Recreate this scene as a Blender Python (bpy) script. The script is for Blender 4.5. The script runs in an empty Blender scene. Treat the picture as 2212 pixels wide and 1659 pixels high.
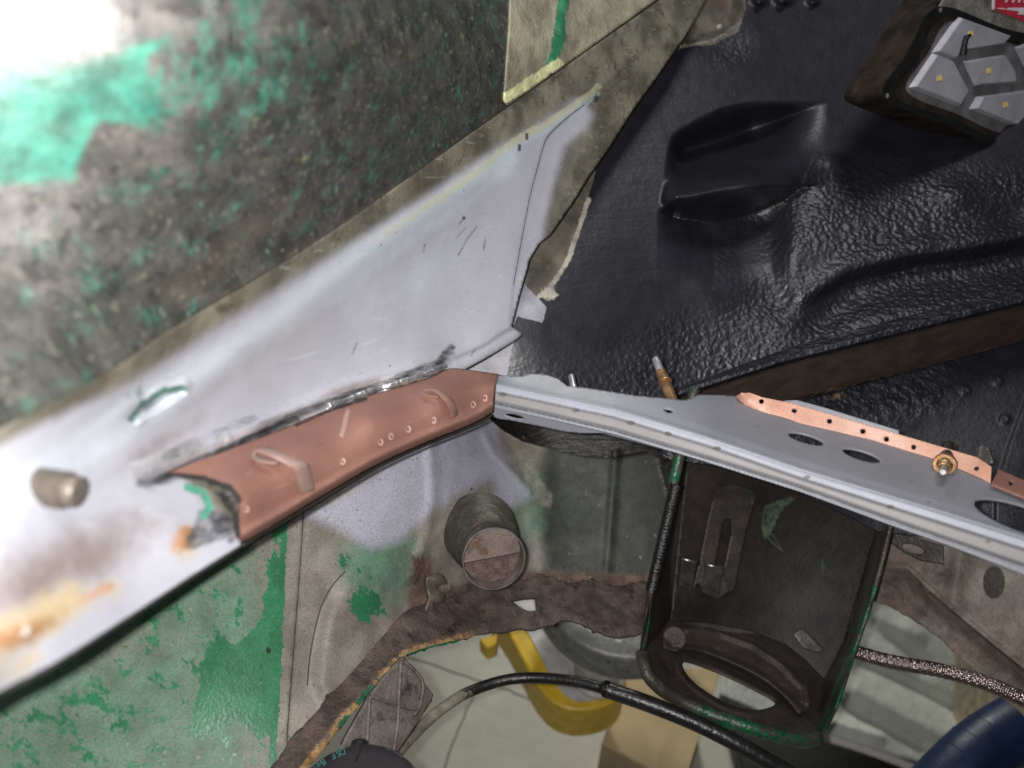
import bpy, bmesh, math, random
import numpy as np
from mathutils import Vector, Matrix
random.seed(7); rng = np.random.RandomState(7)
scn = bpy.context.scene
COL = scn.collection

# ------------------------------------------------------------------ camera
F = 1580.0; CX, CY = 1106.0, 829.5          # focal length and centre of a 2212 px wide frame
PITCH = math.radians(40)
CAM = np.array([0.0, 0.0, 1.16])
RX = np.array([1.0, 0, 0])
FW = np.array([0, math.cos(PITCH), -math.sin(PITCH)])
UP = np.array([0, math.sin(PITCH), math.cos(PITCH)])
cam_d = bpy.data.cameras.new("Camera"); cam = bpy.data.objects.new("Camera", cam_d); COL.objects.link(cam)
cam.location = CAM; cam.rotation_euler = (math.radians(90) - PITCH, 0, 0)
cam_d.sensor_width = 36; cam_d.lens = 36 * F / 2212; cam_d.clip_start = .01; cam_d.clip_end = 60
cam_d.dof.use_dof = True; cam_d.dof.focus_distance = .50; cam_d.dof.aperture_fstop = 5.0
scn.camera = cam

def C3(x, y, z):                              # x right, y up, z forward of the lens, in metres
    return CAM + RX * x + UP * y + FW * z

# ------------------------------------------------------------------ world and lamps
w = bpy.data.worlds.new("World"); scn.world = w; w.use_nodes = True
bgn = w.node_tree.nodes["Background"]; bgn.inputs[0].default_value = (.80, .88, 1, 1); bgn.inputs[1].default_value = .03
def lamp(name, loc, target, power, size, col=(1, 1, 1), spread=180):
    l = bpy.data.lights.new(name, 'AREA'); l.shape = 'DISK'; l.size = size; l.energy = power; l.color = col
    l.spread = math.radians(spread)
    o = bpy.data.objects.new(name, l); COL.objects.link(o); o.location = loc
    d = Vector(target) - Vector(loc); o.rotation_euler = d.to_track_quat('-Z', 'Y').to_euler()
    return o
lamp("key_lamp", C3(.03, .33, .12), C3(.03, 0, .56), .3, .03, (1, .98, .97))
lamp("flash_lamp", C3(-.014, .005, -.005), C3(-.014, .005, 1), 3.1, .008, (1, .97, .95))
lamp("garage_lamp", (.25, 2.3, 1.5), (.12, .52, 0), 3.5, .4, (1, .99, .90), 66)
lamp("sheen_fill_lamp", C3(.22, .85, .0), C3(.26, .2, .64), 2.8, .22, (.96, .97, 1))  # unseen lamp added to put a sheen on the black bulkhead
scn.view_settings.view_transform = 'Standard'; scn.view_settings.look = 'None'
scn.view_settings.exposure = 0; scn.view_settings.gamma = 1

# ------------------------------------------------------------------ geometry helpers
def A(*v): return np.array(v, float)
def P(px, py, d):
    px = np.asarray(px, float); py = np.asarray(py, float); d = np.asarray(d, float)
    x = (px - CX) / F * d; y = (CY - py) / F * d
    return CAM + x[..., None] * RX + y[..., None] * UP + d[..., None] * FW
def PH(px, py, z):                            # the point seen there on the level plane of height z
    dr = (px - CX) / F * RX + (CY - py) / F * UP + FW
    return CAM + dr * ((z - CAM[2]) / dr[2])
def on_plane(px, py, p0, n):
    dr = (px - CX) / F * RX + (CY - py) / F * UP + FW
    return CAM + dr * (np.dot(p0 - CAM, n) / np.dot(dr, n))
def proj(V):
    q = np.asarray(V) - CAM
    d = q @ FW
    return CX + F * (q @ RX) / d, CY - F * (q @ UP) / d, d
def tps(pts):                                 # smooth surface through (px, py, depth) points
    a = np.array(pts, float); X = a[:, :2] / 1000; v = 1 / a[:, 2]; n = len(a)
    def U(r2): return np.where(r2 > 0, r2 * np.log(np.maximum(r2, 1e-12)), 0)
    K = U(((X[:, None] - X[None]) ** 2).sum(-1)) + np.eye(n) * 1e-4
    Q = np.c_[np.ones(n), X]
    M_ = np.block([[K, Q], [Q.T, np.zeros((3, 3))]])
    s = np.linalg.solve(M_, np.r_[v, 0, 0, 0])
    def f(px, py):
        px = np.asarray(px, float); py = np.asarray(py, float)
        sh = px.shape; Y = np.c_[px.ravel(), py.ravel()] / 1000
        K2 = U(((Y[:, None] - X[None]) ** 2).sum(-1))
        return (1 / np.clip(K2 @ s[:n] + s[n] + Y @ s[n + 1:], .4, 8)).reshape(sh)
    return f
def sm(pts, k=6, closed=False):               # Catmull-Rom through a polyline
    p = np.array(pts, float); n = len(p); out = []
    rngi = range(n if closed else n - 1)
    for i in rngi:
        if closed: a, b, c, d = p[(i - 1) % n], p[i], p[(i + 1) % n], p[(i + 2) % n]
        else: a, b, c, d = p[max(i - 1, 0)], p[i], p[i + 1], p[min(i + 2, n - 1)]
        for t in np.arange(k) / k:
            out.append(.5 * (2 * b + (c - a) * t + (2 * a - 5 * b + 4 * c - d) * t * t + (3 * b - a - 3 * c + d) * t ** 3))
    if not closed: out.append(p[-1])
    return np.array(out)
def inpoly(px, py, poly):
    r = np.zeros(np.shape(px), bool); p = np.array(poly, float); j = len(p) - 1
    for i in range(len(p)):
        xi, yi = p[i, :2]; xj, yj = p[j, :2]
        if yi != yj:
            r ^= ((yi > py) != (yj > py)) & (px < (xj - xi) * (py - yi) / (yj - yi) + xi)
        j = i
    return r
def dseg(px, py, line, closed=False, near=False):
    p = np.array(line, float)[:, :2]; best = np.full(np.shape(px), 1e9); bx = np.zeros(np.shape(px)); by = bx.copy()
    n = len(p)
    for i in range(n if closed else n - 1):
        a, b = p[i], p[(i + 1) % n]; ab = b - a; L = max(ab @ ab, 1e-9)
        t = np.clip(((px - a[0]) * ab[0] + (py - a[1]) * ab[1]) / L, 0, 1)
        qx = a[0] + t * ab[0]; qy = a[1] + t * ab[1]; dd = (px - qx) ** 2 + (py - qy) ** 2
        m = dd < best; best = np.where(m, dd, best); bx = np.where(m, qx, bx); by = np.where(m, qy, by)
    if near: return np.sqrt(best), bx, by
    return np.sqrt(best)
def sdist(px, py, poly):                      # signed distance, positive inside
    d = dseg(px, py, poly, True); return np.where(inpoly(px, py, poly), d, -d)
def ss(x, a, b):
    t = np.clip((x - a) / (b - a), 0, 1); return t * t * (3 - 2 * t)
def area(poly, soft): return lambda x, y: ss(sdist(x, y, poly), -soft, soft)
def band(line, wd, soft=None): return lambda x, y: 1 - ss(dseg(x, y, line), wd * .4, wd if soft is None else wd + soft)
def blob(cx, cy, rx, ry, ang=0):
    c, s = math.cos(math.radians(ang)), math.sin(math.radians(ang))
    return lambda x, y: np.exp(-((((x - cx) * c + (y - cy) * s) / rx) ** 2 + ((-(x - cx) * s + (y - cy) * c) / ry) ** 2))
def mx(*fs): return lambda x, y: np.maximum.reduce([f(x, y) for f in fs])
def ellipse(cx, cy, rx, ry, ang=0, n=28):
    a = np.linspace(0, 2 * np.pi, n, endpoint=False); c, s = math.cos(math.radians(ang)), math.sin(math.radians(ang))
    return np.c_[cx + rx * np.cos(a) * c - ry * np.sin(a) * s, cy + rx * np.cos(a) * s + ry * np.sin(a) * c]
def ragged(poly, amp, k=5, seed=1):
    r = np.random.RandomState(seed); q = sm(poly, k, True); return q + r.uniform(-amp, amp, q.shape)

def thing(name, loc, label, cat, group=None, **kw):
    o = bpy.data.objects.new(name, None); COL.objects.link(o); o.location = loc; o.empty_display_size = .02
    o['label'] = label; o['category'] = cat
    if group: o['group'] = group
    return o
def link(name, V, Fc, mat, parent=None, smooth=True, label=None):
    V = np.asarray(V, float)
    org = np.zeros(3)
    root = parent
    while root is not None and root.parent is not None: root = root.parent
    if root is not None: org = np.array(root.location)
    else: org = V.mean(0)
    me = bpy.data.meshes.new(name); me.from_pydata((V - org).tolist(), [], [tuple(int(i) for i in f) for f in Fc]); me.update()
    if smooth: me.polygons.foreach_set('use_smooth', [True] * len(me.polygons))
    me.materials.append(mat)
    o = bpy.data.objects.new(name, me); COL.objects.link(o)
    if parent is not None: o.parent = parent
    else: o.location = org
    if label: o['label'] = label
    return o
def attr(o, name, vals):
    a = o.data.attributes.new(name, 'FLOAT', 'POINT'); a.data.foreach_set('value', np.asarray(vals, np.float32).ravel())
def solid(o, t, off=-1.0):
    m = o.modifiers.new('thickness', 'SOLIDIFY'); m.thickness = t; m.offset = off; return o
def bevel(o, wd, seg=2, ang=35):
    m = o.modifiers.new('bevel', 'BEVEL'); m.width = wd; m.segments = seg; m.limit_method = 'ANGLE'; m.angle_limit = math.radians(ang); return o

def sheet(name, poly, dfn, mat, parent, step=4, thick=.0012, masks={}, holes=(), label=None):
    """A formed sheet of metal or cloth: outline, smooth surface, thickness and painted zones."""
    poly = np.array(poly, float)
    x0, y0 = poly.min(0) - step; x1, y1 = poly.max(0) + step
    nx, ny = int((x1 - x0) / step) + 2, int((y1 - y0) / step) + 2
    gx, gy = np.meshgrid(x0 + np.arange(nx) * step, y0 + np.arange(ny) * step)
    cx = gx[:-1, :-1] + step / 2; cy = gy[:-1, :-1] + step / 2
    keep = inpoly(cx, cy, poly)
    for h in holes: keep &= ~inpoly(cx, cy, h)
    idx = np.arange(nx * ny).reshape(ny, nx)
    cnt = np.zeros((ny, nx), int)
    for a, b in ((0, 0), (0, 1), (1, 0), (1, 1)): cnt[a:ny - 1 + a, b:nx - 1 + b] += keep
    bd = (cnt > 0) & (cnt < 4)
    bx, by = gx[bd].copy(), gy[bd].copy()
    best = np.full(bx.shape, 1e9); sx, sy = bx.copy(), by.copy()
    for lp in [poly] + [np.array(h, float) for h in holes]:
        d_, qx, qy = dseg(bx, by, lp, True, True)
        m = d_ < best; best = np.where(m, d_, best); sx = np.where(m, qx, sx); sy = np.where(m, qy, sy)
    ok = best < step * 1.2
    gx[bd] = np.where(ok, sx, bx); gy[bd] = np.where(ok, sy, by)
    used = cnt > 0
    remap = -np.ones(nx * ny, int); remap[idx[used]] = np.arange(used.sum())
    fy, fx = np.nonzero(keep)
    Fc = np.c_[idx[fy, fx], idx[fy + 1, fx], idx[fy + 1, fx + 1], idx[fy, fx + 1]]
    Fc = remap[Fc]
    px, py = gx[used], gy[used]
    V = P(px, py, dfn(px, py))
    o = link(name, V, Fc, mat, parent, True, label)
    for k, f in masks.items(): attr(o, k, np.clip(f(px, py), 0, 1))
    if thick: solid(o, thick)
    return o
def tube(name, pts, rad, mat, parent=None, seg=16, caps=True, label=None):
    p = np.asarray(pts, float); n = len(p); rad = np.broadcast_to(np.asarray(rad, float), (n,))
    t = np.gradient(p, axis=0); t /= np.linalg.norm(t, axis=1)[:, None] + 1e-12
    u = np.cross(t[0], [0.31, .2, .93]); u /= np.linalg.norm(u); V = []; Fc = []
    for i in range(n):
        u = u - t[i] * (u @ t[i]); u /= np.linalg.norm(u); v = np.cross(t[i], u)
        a = np.linspace(0, 2 * np.pi, seg, endpoint=False)
        V.append(p[i] + rad[i] * (np.cos(a)[:, None] * u + np.sin(a)[:, None] * v))
    V = np.concatenate(V)
    for i in range(n - 1):
        for k in range(seg):
            k2 = (k + 1) % seg; Fc.append((i * seg + k, i * seg + k2, (i + 1) * seg + k2, (i + 1) * seg + k))
    if caps: Fc.append(tuple(range(seg))[::-1]); Fc.append(tuple((n - 1) * seg + k for k in range(seg)))
    return link(name, V, Fc, mat, parent, True, label)
def lathe(name, base, axis, prof, mat, parent=None, seg=40, label=None):      # prof: (height, radius)
    ax = np.asarray(axis, float); ax = ax / np.linalg.norm(ax); u = np.cross(ax, [.3, .9, .1]); u /= np.linalg.norm(u); v = np.cross(ax, u)
    a = np.linspace(0, 2 * np.pi, seg, endpoint=False); ring = np.cos(a)[:, None] * u + np.sin(a)[:, None] * v
    V = np.concatenate([base + ax * h + ring * max(r, 1e-5) for h, r in prof]); Fc = []
    for i in range(len(prof) - 1):
        for k in range(seg):
            k2 = (k + 1) % seg; Fc.append((i * seg + k, i * seg + k2, (i + 1) * seg + k2, (i + 1) * seg + k))
    o = link(name, V, Fc, mat, parent, True, label)
    m = o.modifiers.new('split', 'EDGE_SPLIT'); m.split_angle = math.radians(40)
    return o
def prism(name, pts, vec, mat, parent=None, bev=0, label=None, top=None):     # closed outline pushed along vec
    p = np.asarray(pts, float); n = len(p); q = (p if top is None else np.asarray(top)) + np.asarray(vec)
    V = np.concatenate([p, q]); Fc = [tuple(range(n)), tuple(range(2 * n - 1, n - 1, -1))]
    for i in range(n): j = (i + 1) % n; Fc.append((i, i + n, j + n, j))
    o = link(name, V, Fc, mat, parent, False, label)
    bm = bmesh.new(); bm.from_mesh(o.data); bmesh.ops.recalc_face_normals(bm, faces=bm.faces); bm.to_mesh(o.data); bm.free()
    if bev: bevel(o, bev)
    return o
def ribbon(name, e1, e2, t, mat, parent, k=6):
    a, b = sm(e1, k), sm(e2, k); n = len(a)
    V = np.concatenate([P(a[:, 0], a[:, 1], a[:, 2]), P(b[:, 0], b[:, 1], b[:, 2])])
    Fc = [(i, i + 1, n + i + 1, n + i) for i in range(n - 1)]
    o = link(name, V, Fc, mat, parent, True); solid(o, t, 0); bevel(o, t * .25, 1); return o
def text(name, body, size, loc, xdir, ydir, mat, parent):
    cu = bpy.data.curves.new(name, 'FONT'); cu.body = body; cu.size = size; cu.extrude = .00015
    o = bpy.data.objects.new(name, cu); COL.objects.link(o)
    x = Vector(xdir).normalized(); y = Vector(ydir); y = (y - x * y.dot(x)).normalized(); z = x.cross(y)
    m = Matrix((x, y, z)).transposed().to_4x4(); root = parent
    while root.parent is not None: root = root.parent
    m.translation = Vector(loc) - root.location
    bpy.context.view_layer.update(); me = bpy.data.meshes.new_from_object(o.evaluated_get(bpy.context.evaluated_depsgraph_get()))
    bpy.data.objects.remove(o); o = bpy.data.objects.new(name, me); COL.objects.link(o); me.materials.clear(); me.materials.append(mat)
    o.parent = parent; o.matrix_local = m; return o

def seam(name, line, dfn, r, m_, parent, lift=.0):
    q = sm(line, 6); return tube(name, P(q[:, 0], q[:, 1], dfn(q[:, 0], q[:, 1]) - lift), r, m_, parent, 6)
# ------------------------------------------------------------------ materials
def mat(name, base, rough=.5, metal=0.0, var=(60, .25), layers=(), bumps=(), spec=.5, coat=0.0, fine=.18, rvar=.12):
    m = bpy.data.materials.new(name); m.use_nodes = True; nt = m.node_tree; N = nt.nodes; L = nt.links
    b = N["Principled BSDF"]; tc = N.new('ShaderNodeTexCoord')
    def num(s, v):
        if isinstance(v, (int, float)): s.default_value = v
        else: L.new(v, s)
    def math_(op, a, c=0.0, cl=False):
        n = N.new('ShaderNodeMath'); n.operation = op; n.use_clamp = cl; num(n.inputs[0], a); num(n.inputs[1], c); return n.outputs[0]
    def noise(scale, det=5, st=(1, 1, 1), rot=(0, 0, 0), seed=0, ro=.55, along=None):
        src = tc.outputs['Object']
        if along is not None:                 # draw the grain out along one direction of the object
            dv, q_ = along; dv = np.array(dv) / np.linalg.norm(dv)
            dt = N.new('ShaderNodeVectorMath'); dt.operation = 'DOT_PRODUCT'; L.new(src, dt.inputs[0]); dt.inputs[1].default_value = dv
            sc_ = N.new('ShaderNodeVectorMath'); sc_.operation = 'SCALE'; sc_.inputs[0].default_value = dv; L.new(math_('MULTIPLY', dt.outputs['Value'], q_ - 1), sc_.inputs['Scale'])
            ad = N.new('ShaderNodeVectorMath'); ad.operation = 'ADD'; L.new(src, ad.inputs[0]); L.new(sc_.outputs[0], ad.inputs[1]); src = ad.outputs[0]
        mp = N.new('ShaderNodeMapping'); L.new(src, mp.inputs[0]); mp.inputs['Scale'].default_value = st
        mp.inputs['Rotation'].default_value = [math.radians(r) for r in rot]; mp.inputs['Location'].default_value = (seed * 1.7, seed * .9, seed * 2.3)
        n = N.new('ShaderNodeTexNoise'); L.new(mp.outputs[0], n.inputs['Vector']); n.inputs['Scale'].default_value = scale
        n.inputs['Detail'].default_value = det; n.inputs['Roughness'].default_value = ro; return n.outputs['Fac']
    def mixc(f, a, c):
        n = N.new('ShaderNodeMix'); n.data_type = 'RGBA'; num(n.inputs[0], f)
        for s, v in ((n.inputs[6], a), (n.inputs[7], c)):
            if isinstance(v, tuple): s.default_value = (*v[:3], 1)
            else: L.new(v, s)
        return n.outputs[2]
    def mixf(f, a, c):
        n = N.new('ShaderNodeMix'); n.data_type = 'FLOAT'; num(n.inputs[0], f); num(n.inputs[2], a); num(n.inputs[3], c); return n.outputs[0]
    def at(nm):
        n = N.new('ShaderNodeAttribute'); n.attribute_name = nm; return n.outputs['Fac']
    def rng_(v, lo, hi):
        n = N.new('ShaderNodeMapRange'); n.interpolation_type = 'SMOOTHSTEP'; L.new(v, n.inputs[0]) if not isinstance(v, float) else None
        n.inputs[1].default_value = lo; n.inputs[2].default_value = hi; return n.outputs[0]
    def tone(c, sc, am, seed):
        hi = tuple(min(1, x * (1 + am)) for x in c); lo = tuple(x * (1 - am) for x in c)
        return mixc(rng_(noise(sc, 6, seed=seed), .3, .7), lo, hi)
    col = tone(base, var[0], var[1], 1); ro = rough; me = metal
    for i, l in enumerate(layers):
        n = noise(l.get('s', 60), l.get('det', 6), l.get('st', (1, 1, 1)), l.get('rot', (0, 0, 0)), 3 + i, l.get('nr', .6), l.get('al'))
        g_ = 2.0
        if 'a' in l:
            n2 = noise(l.get('s', 60) * 4.3, 8, l.get('st', (1, 1, 1)), l.get('rot', (0, 0, 0)), 17 + i, .7, l.get('al'))
            n = math_('ADD', math_('MULTIPLY', n, .62), math_('MULTIPLY', n2, .38)); g_ = l.get('g', 3.4)
        v = math_('ADD', at(l['a']) if 'a' in l else l.get('o', 0.0), math_('MULTIPLY', math_('SUBTRACT', n, .5), g_ * l.get('k', .5)))
        f = rng_(v, l.get('lo', .4), l.get('hi', .6))
        if 'mx' in l: f = math_('MULTIPLY', f, l['mx'])
        c = l['c']; c = tone(c, l.get('vs', var[0] * 1.3), l.get('va', var[1]), 11 + i)
        col = mixc(f, col, c)
        if 'r' in l: ro = mixf(f, ro, l['r'])
        if 'm' in l: me = mixf(f, me, l['m'])
    if fine:
        g = rng_(noise(900, 3, seed=31), .25, .75)
        n = N.new('ShaderNodeMix'); n.data_type = 'RGBA'; n.blend_type = 'MULTIPLY'; n.inputs[0].default_value = 1
        L.new(col, n.inputs[6]); L.new(mixc(g, (1 - fine,) * 3, (1 + fine,) * 3), n.inputs[7]); col = n.outputs[2]
    L.new(col, b.inputs['Base Color'])
    ro = math_('ADD', ro, math_('MULTIPLY', math_('SUBTRACT', noise(140, 4, seed=21), .5), 2 * rvar), True)
    num(b.inputs['Roughness'], ro); num(b.inputs['Metallic'], me); b.inputs['Specular IOR Level'].default_value = spec
    if coat: b.inputs['Coat Weight'].default_value = coat; b.inputs['Coat Roughness'].default_value = .36
    prev = None
    for i, q in enumerate(bumps):
        if q.get('kind') == 'v':              # round pebbles
            vo = N.new('ShaderNodeTexVoronoi'); vo.feature = 'SMOOTH_F1'; vo.inputs['Scale'].default_value = q['s']; vo.inputs['Smoothness'].default_value = .6
            vm = N.new('ShaderNodeVectorMath'); vm.operation = 'ADD'; L.new(tc.outputs['Object'], vm.inputs[0])
            vn = N.new('ShaderNodeTexNoise'); vn.inputs['Scale'].default_value = q['s'] * .4; L.new(tc.outputs['Object'], vn.inputs['Vector'])
            vs_ = N.new('ShaderNodeVectorMath'); vs_.operation = 'SCALE'; L.new(vn.outputs['Color'], vs_.inputs[0]); vs_.inputs['Scale'].default_value = 1.6 / q['s']
            L.new(vs_.outputs[0], vm.inputs[1]); L.new(vm.outputs[0], vo.inputs['Vector']); h = math_('SUBTRACT', 1.0, vo.outputs['Distance'])
        else: h = noise(q['s'], q.get('det', 4), q.get('st', (1, 1, 1)), q.get('rot', (0, 0, 0)), 41 + i, q.get('nr', .55), q.get('al'))
        if 'cut' in q: h = rng_(h, *q['cut'])
        if 'a' in q: h = math_('MULTIPLY', h, at(q['a']))
        if 'ia' in q: h = math_('MULTIPLY', h, math_('SUBTRACT', 1.0, at(q['ia'])))
        bn = N.new('ShaderNodeBump'); bn.inputs['Strength'].default_value = q.get('w', 1.0); bn.inputs['Distance'].default_value = q['d']
        L.new(h, bn.inputs['Height'])
        if prev is not None: L.new(prev, bn.inputs['Normal'])
        prev = bn.outputs[0]
    if prev is not None: L.new(prev, b.inputs['Normal'])
    return m
WD = tuple(P(1000, 790, .50) - P(350, 1030, .30)); BD = tuple(P(2100, 290, .65) - P(1300, 340, .62)); DN = (0, 0, 1)
GREEN = (.035, .185, .085); TEAL = (.055, .27, .195); GREY = (.50, .50, .58); DIRT = (.17, .145, .12); RUST = (.16, .07, .035)
RUSTO = (.42, .20, .06); OLIVE = (.24, .22, .15); BLACKP = (.0125, .013, .019); CREAM = (.62, .60, .36)

m_outer = mat('weathered_outer_paint', (.050, .050, .044), .40, var=(70, .45), fine=.15, coat=.8, layers=[
    dict(c=(.17, .155, .145), a='dust', s=60, k=.5, lo=.25, hi=1.1),
    dict(c=(.028, .028, .030), o=.0, s=95, k=1.0, lo=.02, hi=.40, mx=.8),
    dict(c=(.15, .145, .125), o=0., s=190, k=1.0, lo=.05, hi=.60, mx=.7),
    dict(c=(.24, .235, .20), o=0., s=330, k=1.0, lo=.10, hi=.45, mx=.5),
    dict(c=(.012, .012, .012), o=0., s=240, k=1.0, lo=.12, hi=.38, mx=.8),
    dict(c=(.23, .25, .14), o=0., s=140, k=1.0, lo=.25, hi=.50, mx=.7),
    dict(c=TEAL, a='green', s=75, k=.60, lo=.38, hi=.90, r=.26, mx=.78),
    dict(c=(.30, .31, .17), a='fleck', s=170, k=.62, lo=.62, hi=.9, mx=.7),
    dict(c=(.16, .105, .07), a='rusty', s=110, k=.6, lo=.5, hi=1.2, mx=.2)],
    bumps=[dict(s=220, d=.0004), dict(s=700, d=.0002)])
m_patch = mat('tan_patch_paint', (.30, .275, .20), .5, var=(70, .3), layers=[
    dict(c=(.42, .42, .25), o=0, s=45, k=.8, lo=.1, hi=.4, mx=.6),
    dict(c=(.03, .20, .095), a='groove', s=110, k=.7, lo=.45, hi=.9),
    dict(c=(.19, .12, .085), o=0, s=75, k=1.0, lo=.3, hi=.4, mx=.6),
    dict(c=(.68, .68, .38), a='edge', s=110, k=.5, lo=.4, hi=.85)], bumps=[dict(s=260, d=.0008)])
m_flange = mat('primed_flange_paint', (.39, .395, .44), .38, var=(26, .06), fine=.05, layers=[
    dict(c=(.47, .50, .55), a='lite', s=30, k=.3, lo=.3, hi=.9),
    dict(c=(.15, .14, .105), a='dirt', s=30, k=.16, lo=.15, hi=1.0, va=.45),
    dict(c=(.085, .07, .05), a='dirt', s=90, k=.8, lo=.95, hi=1.4),
    dict(c=(.52, .51, .34), a='yellow', s=130, k=.5, lo=.3, hi=.9, mx=.65),
    dict(c=(.42, .54, .55), a='cyan', s=130, k=.3, lo=.5, hi=.9, mx=.45),
    dict(c=(.20, .155, .14), a='pink', s=45, k=.4, lo=.1, hi=1.2),
    dict(c=(.47, .37, .20), a='rustedge', s=60, k=.55, lo=.35, hi=1.0, mx=.85),
    dict(c=(.34, .15, .055), a='rust', s=70, k=.6, lo=.40, hi=1.0, va=.5, mx=.9),
    dict(c=(.60, .60, .63), a='bare', s=110, k=.5, lo=.25, hi=.9, r=.34, m=.5, al=(WD, .12), va=.35),
    dict(c=(.05, .05, .055), a='burn_dark', s=170, k=.6, lo=.35, hi=1.0, r=.45, va=.5, al=(WD, .16)),
    dict(c=(.07, .25, .18), a='green', s=200, k=.8, lo=.40, hi=.95, va=.6),
    dict(c=(.30, .31, .36), o=0, s=260, k=1.0, lo=.10, hi=.5, mx=.30, al=(WD, .06)), dict(c=(.58, .60, .66), o=0, s=330, k=1.0, lo=.2, hi=.45, mx=.3, al=(WD, .05)),
    dict(c=(.10, .085, .07), o=0, s=130, k=1.0, lo=.36, hi=.46, mx=.6),
    dict(c=(.03, .03, .032), a='black', s=200, k=.25, lo=.35, hi=1.0, mx=.85)],
    bumps=[dict(s=420, d=.0003, a='dirt'), dict(s=160, d=.0006, a='dirt'), dict(s=90, d=.0002), dict(s=300, d=.0008, a='bare')])
m_copper = mat('copper_weld_primer', (.235, .119, .092), .55, var=(30, .10), fine=.06, spec=.3, layers=[
    dict(c=(.195, .092, .071), o=0., s=24, k=.8, lo=.05, hi=.5, mx=.6),
    dict(c=(.44, .30, .25), a='scuff', s=120, k=.5, lo=.5, hi=1.2),
    dict(c=(.62, .44, .38), a='spot', s=200, k=.1, lo=.5, hi=.8, r=.35),
    dict(c=(.03, .028, .027), a='burn_dark', s=110, k=.4, lo=.5, hi=.75),
    dict(c=(.42, .27, .22), o=0, s=420, k=1.0, lo=.22, hi=.45, mx=.35, al=(WD, .05)), dict(c=(.13, .07, .055), o=0, s=160, k=1.0, lo=.22, hi=.5, mx=.45, al=(WD, .3))], bumps=[dict(s=900, d=.00012), dict(s=300, d=.00012, al=(WD, .05))])
m_copper2 = mat('bright_copper_primer', (.56, .30, .215), .42, var=(60, .10), fine=.10, spec=.5, layers=[
    dict(c=(.66, .40, .31), o=0, s=400, k=1.0, lo=.1, hi=.5, mx=.25)], bumps=[dict(s=900, d=.00015)])
m_tab = mat('copper_tab_primer', (.26, .14, .11), .42, var=(60, .1), fine=.05)
m_tabw = mat('greyed_copper_tab_primer', (.25, .165, .14), .4, var=(60, .15), fine=.05)
m_wall = mat('black_brushed_underseal', BLACKP, .42, var=(40, .25), fine=.1, spec=.72, rvar=.04, layers=[
    dict(c=(.10, .088, .065), a='brown', s=80, k=.35, lo=.45, hi=.62, r=.7, va=.5),
    dict(c=(.34, .32, .27), a='seal', s=190, k=.8, lo=.5, hi=.8, r=.8, va=.4),
    dict(c=(.27, .27, .31), a='grey', s=160, k=.45, lo=.48, hi=.6, r=.5, va=.3),
    dict(c=(.075, .045, .025), a='rust', s=70, k=.5, lo=.5, hi=.8, r=.7)],
    bumps=[dict(s=24, d=.0012, det=3), dict(s=240, d=.0012, a='rough', kind='v'), dict(s=110, d=.0008, a='rough', det=2),
           dict(s=300, d=.00028, al=(BD, .04), ia='rough', det=2), dict(s=90, d=.0004, al=(BD, .12), ia='rough', det=3), dict(s=420, d=.0002, det=3)])
m_ledge = mat('dusty_black_ledge', BLACKP, .45, var=(50, .3), fine=.15, spec=.6, layers=[
    dict(c=(.060, .038, .027), a='dusty', s=70, k=.3, lo=.35, hi=.7, r=.85, va=.35),
    dict(c=(.20, .12, .06), a='rust', s=130, k=.6, lo=.55, hi=.75, r=.8)],
    bumps=[dict(s=150, d=.003, a='rough', det=2), dict(s=60, d=.0015, a='rough', det=3), dict(s=500, d=.0004), dict(s=40, d=.001)])
m_side = mat('scraped_green_panel', (.225, .205, .175), .58, var=(45, .28), fine=.22, layers=[
    dict(c=(.27, .21, .185), o=0, s=22, k=.9, lo=.0, hi=.45, mx=.7),
    dict(c=(.11, .23, .155), a='greenish', s=28, k=.4, lo=.25, hi=1.0, mx=.9),
    dict(c=GREEN, a='green', s=90, k=.62, lo=.55, hi=.66, r=.35, al=(DN, .35), va=.2),
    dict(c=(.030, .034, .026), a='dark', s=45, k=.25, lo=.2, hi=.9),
    dict(c=(.40, .40, .47), a='grey', s=40, k=.22, lo=.25, hi=.85, r=.42, va=.06),
    dict(c=(.33, .31, .26), a='pale', s=120, k=.6, lo=.5, hi=1.1, mx=.85),
    dict(c=(.125, .082, .062), a='rust', s=60, k=.4, lo=.35, hi=.85, r=.8, va=.45),
    dict(c=(.30, .165, .07), a='rust', s=95, k=.8, lo=1.15, hi=1.5, r=.85),
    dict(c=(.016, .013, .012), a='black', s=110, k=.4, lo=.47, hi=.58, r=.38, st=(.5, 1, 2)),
    dict(c=(.06, .05, .042), o=0, s=300, k=1.0, lo=.22, hi=.40, mx=.6), dict(c=(.34, .33, .29), o=0, s=190, k=1.0, lo=.28, hi=.46, mx=.6, al=(DN, .3)),
    dict(c=(.01, .01, .01), a='line', s=50, k=.05, lo=.4, hi=.7)],
    bumps=[dict(s=120, d=.0002), dict(s=500, d=.0002), dict(s=200, d=.0022, a='rust'), dict(s=130, d=.002, a='black', st=(.3, 2, 3))])
m_rust = mat('flaking_rust', (.085, .06, .05), .6, var=(70, .45), fine=.3, layers=[
    dict(c=(.045, .035, .032), o=0, s=90, k=1.0, lo=.08, hi=.3, r=.5),
    dict(c=(.27, .175, .08), a='edge', s=110, k=1.0, lo=.45, hi=1.1, va=.6),
    dict(c=(.30, .15, .055), a='edge', s=150, k=.9, lo=.9, hi=1.3),
    dict(c=(.02, .10, .05), a='green', s=90, k=.4, lo=.5, hi=.6),
    dict(c=(.5, .5, .5), o=0, s=420, k=1.0, lo=.47, hi=.55, r=.3)],
    bumps=[dict(s=70, d=.002, det=4), dict(s=420, d=.0010)])
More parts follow.
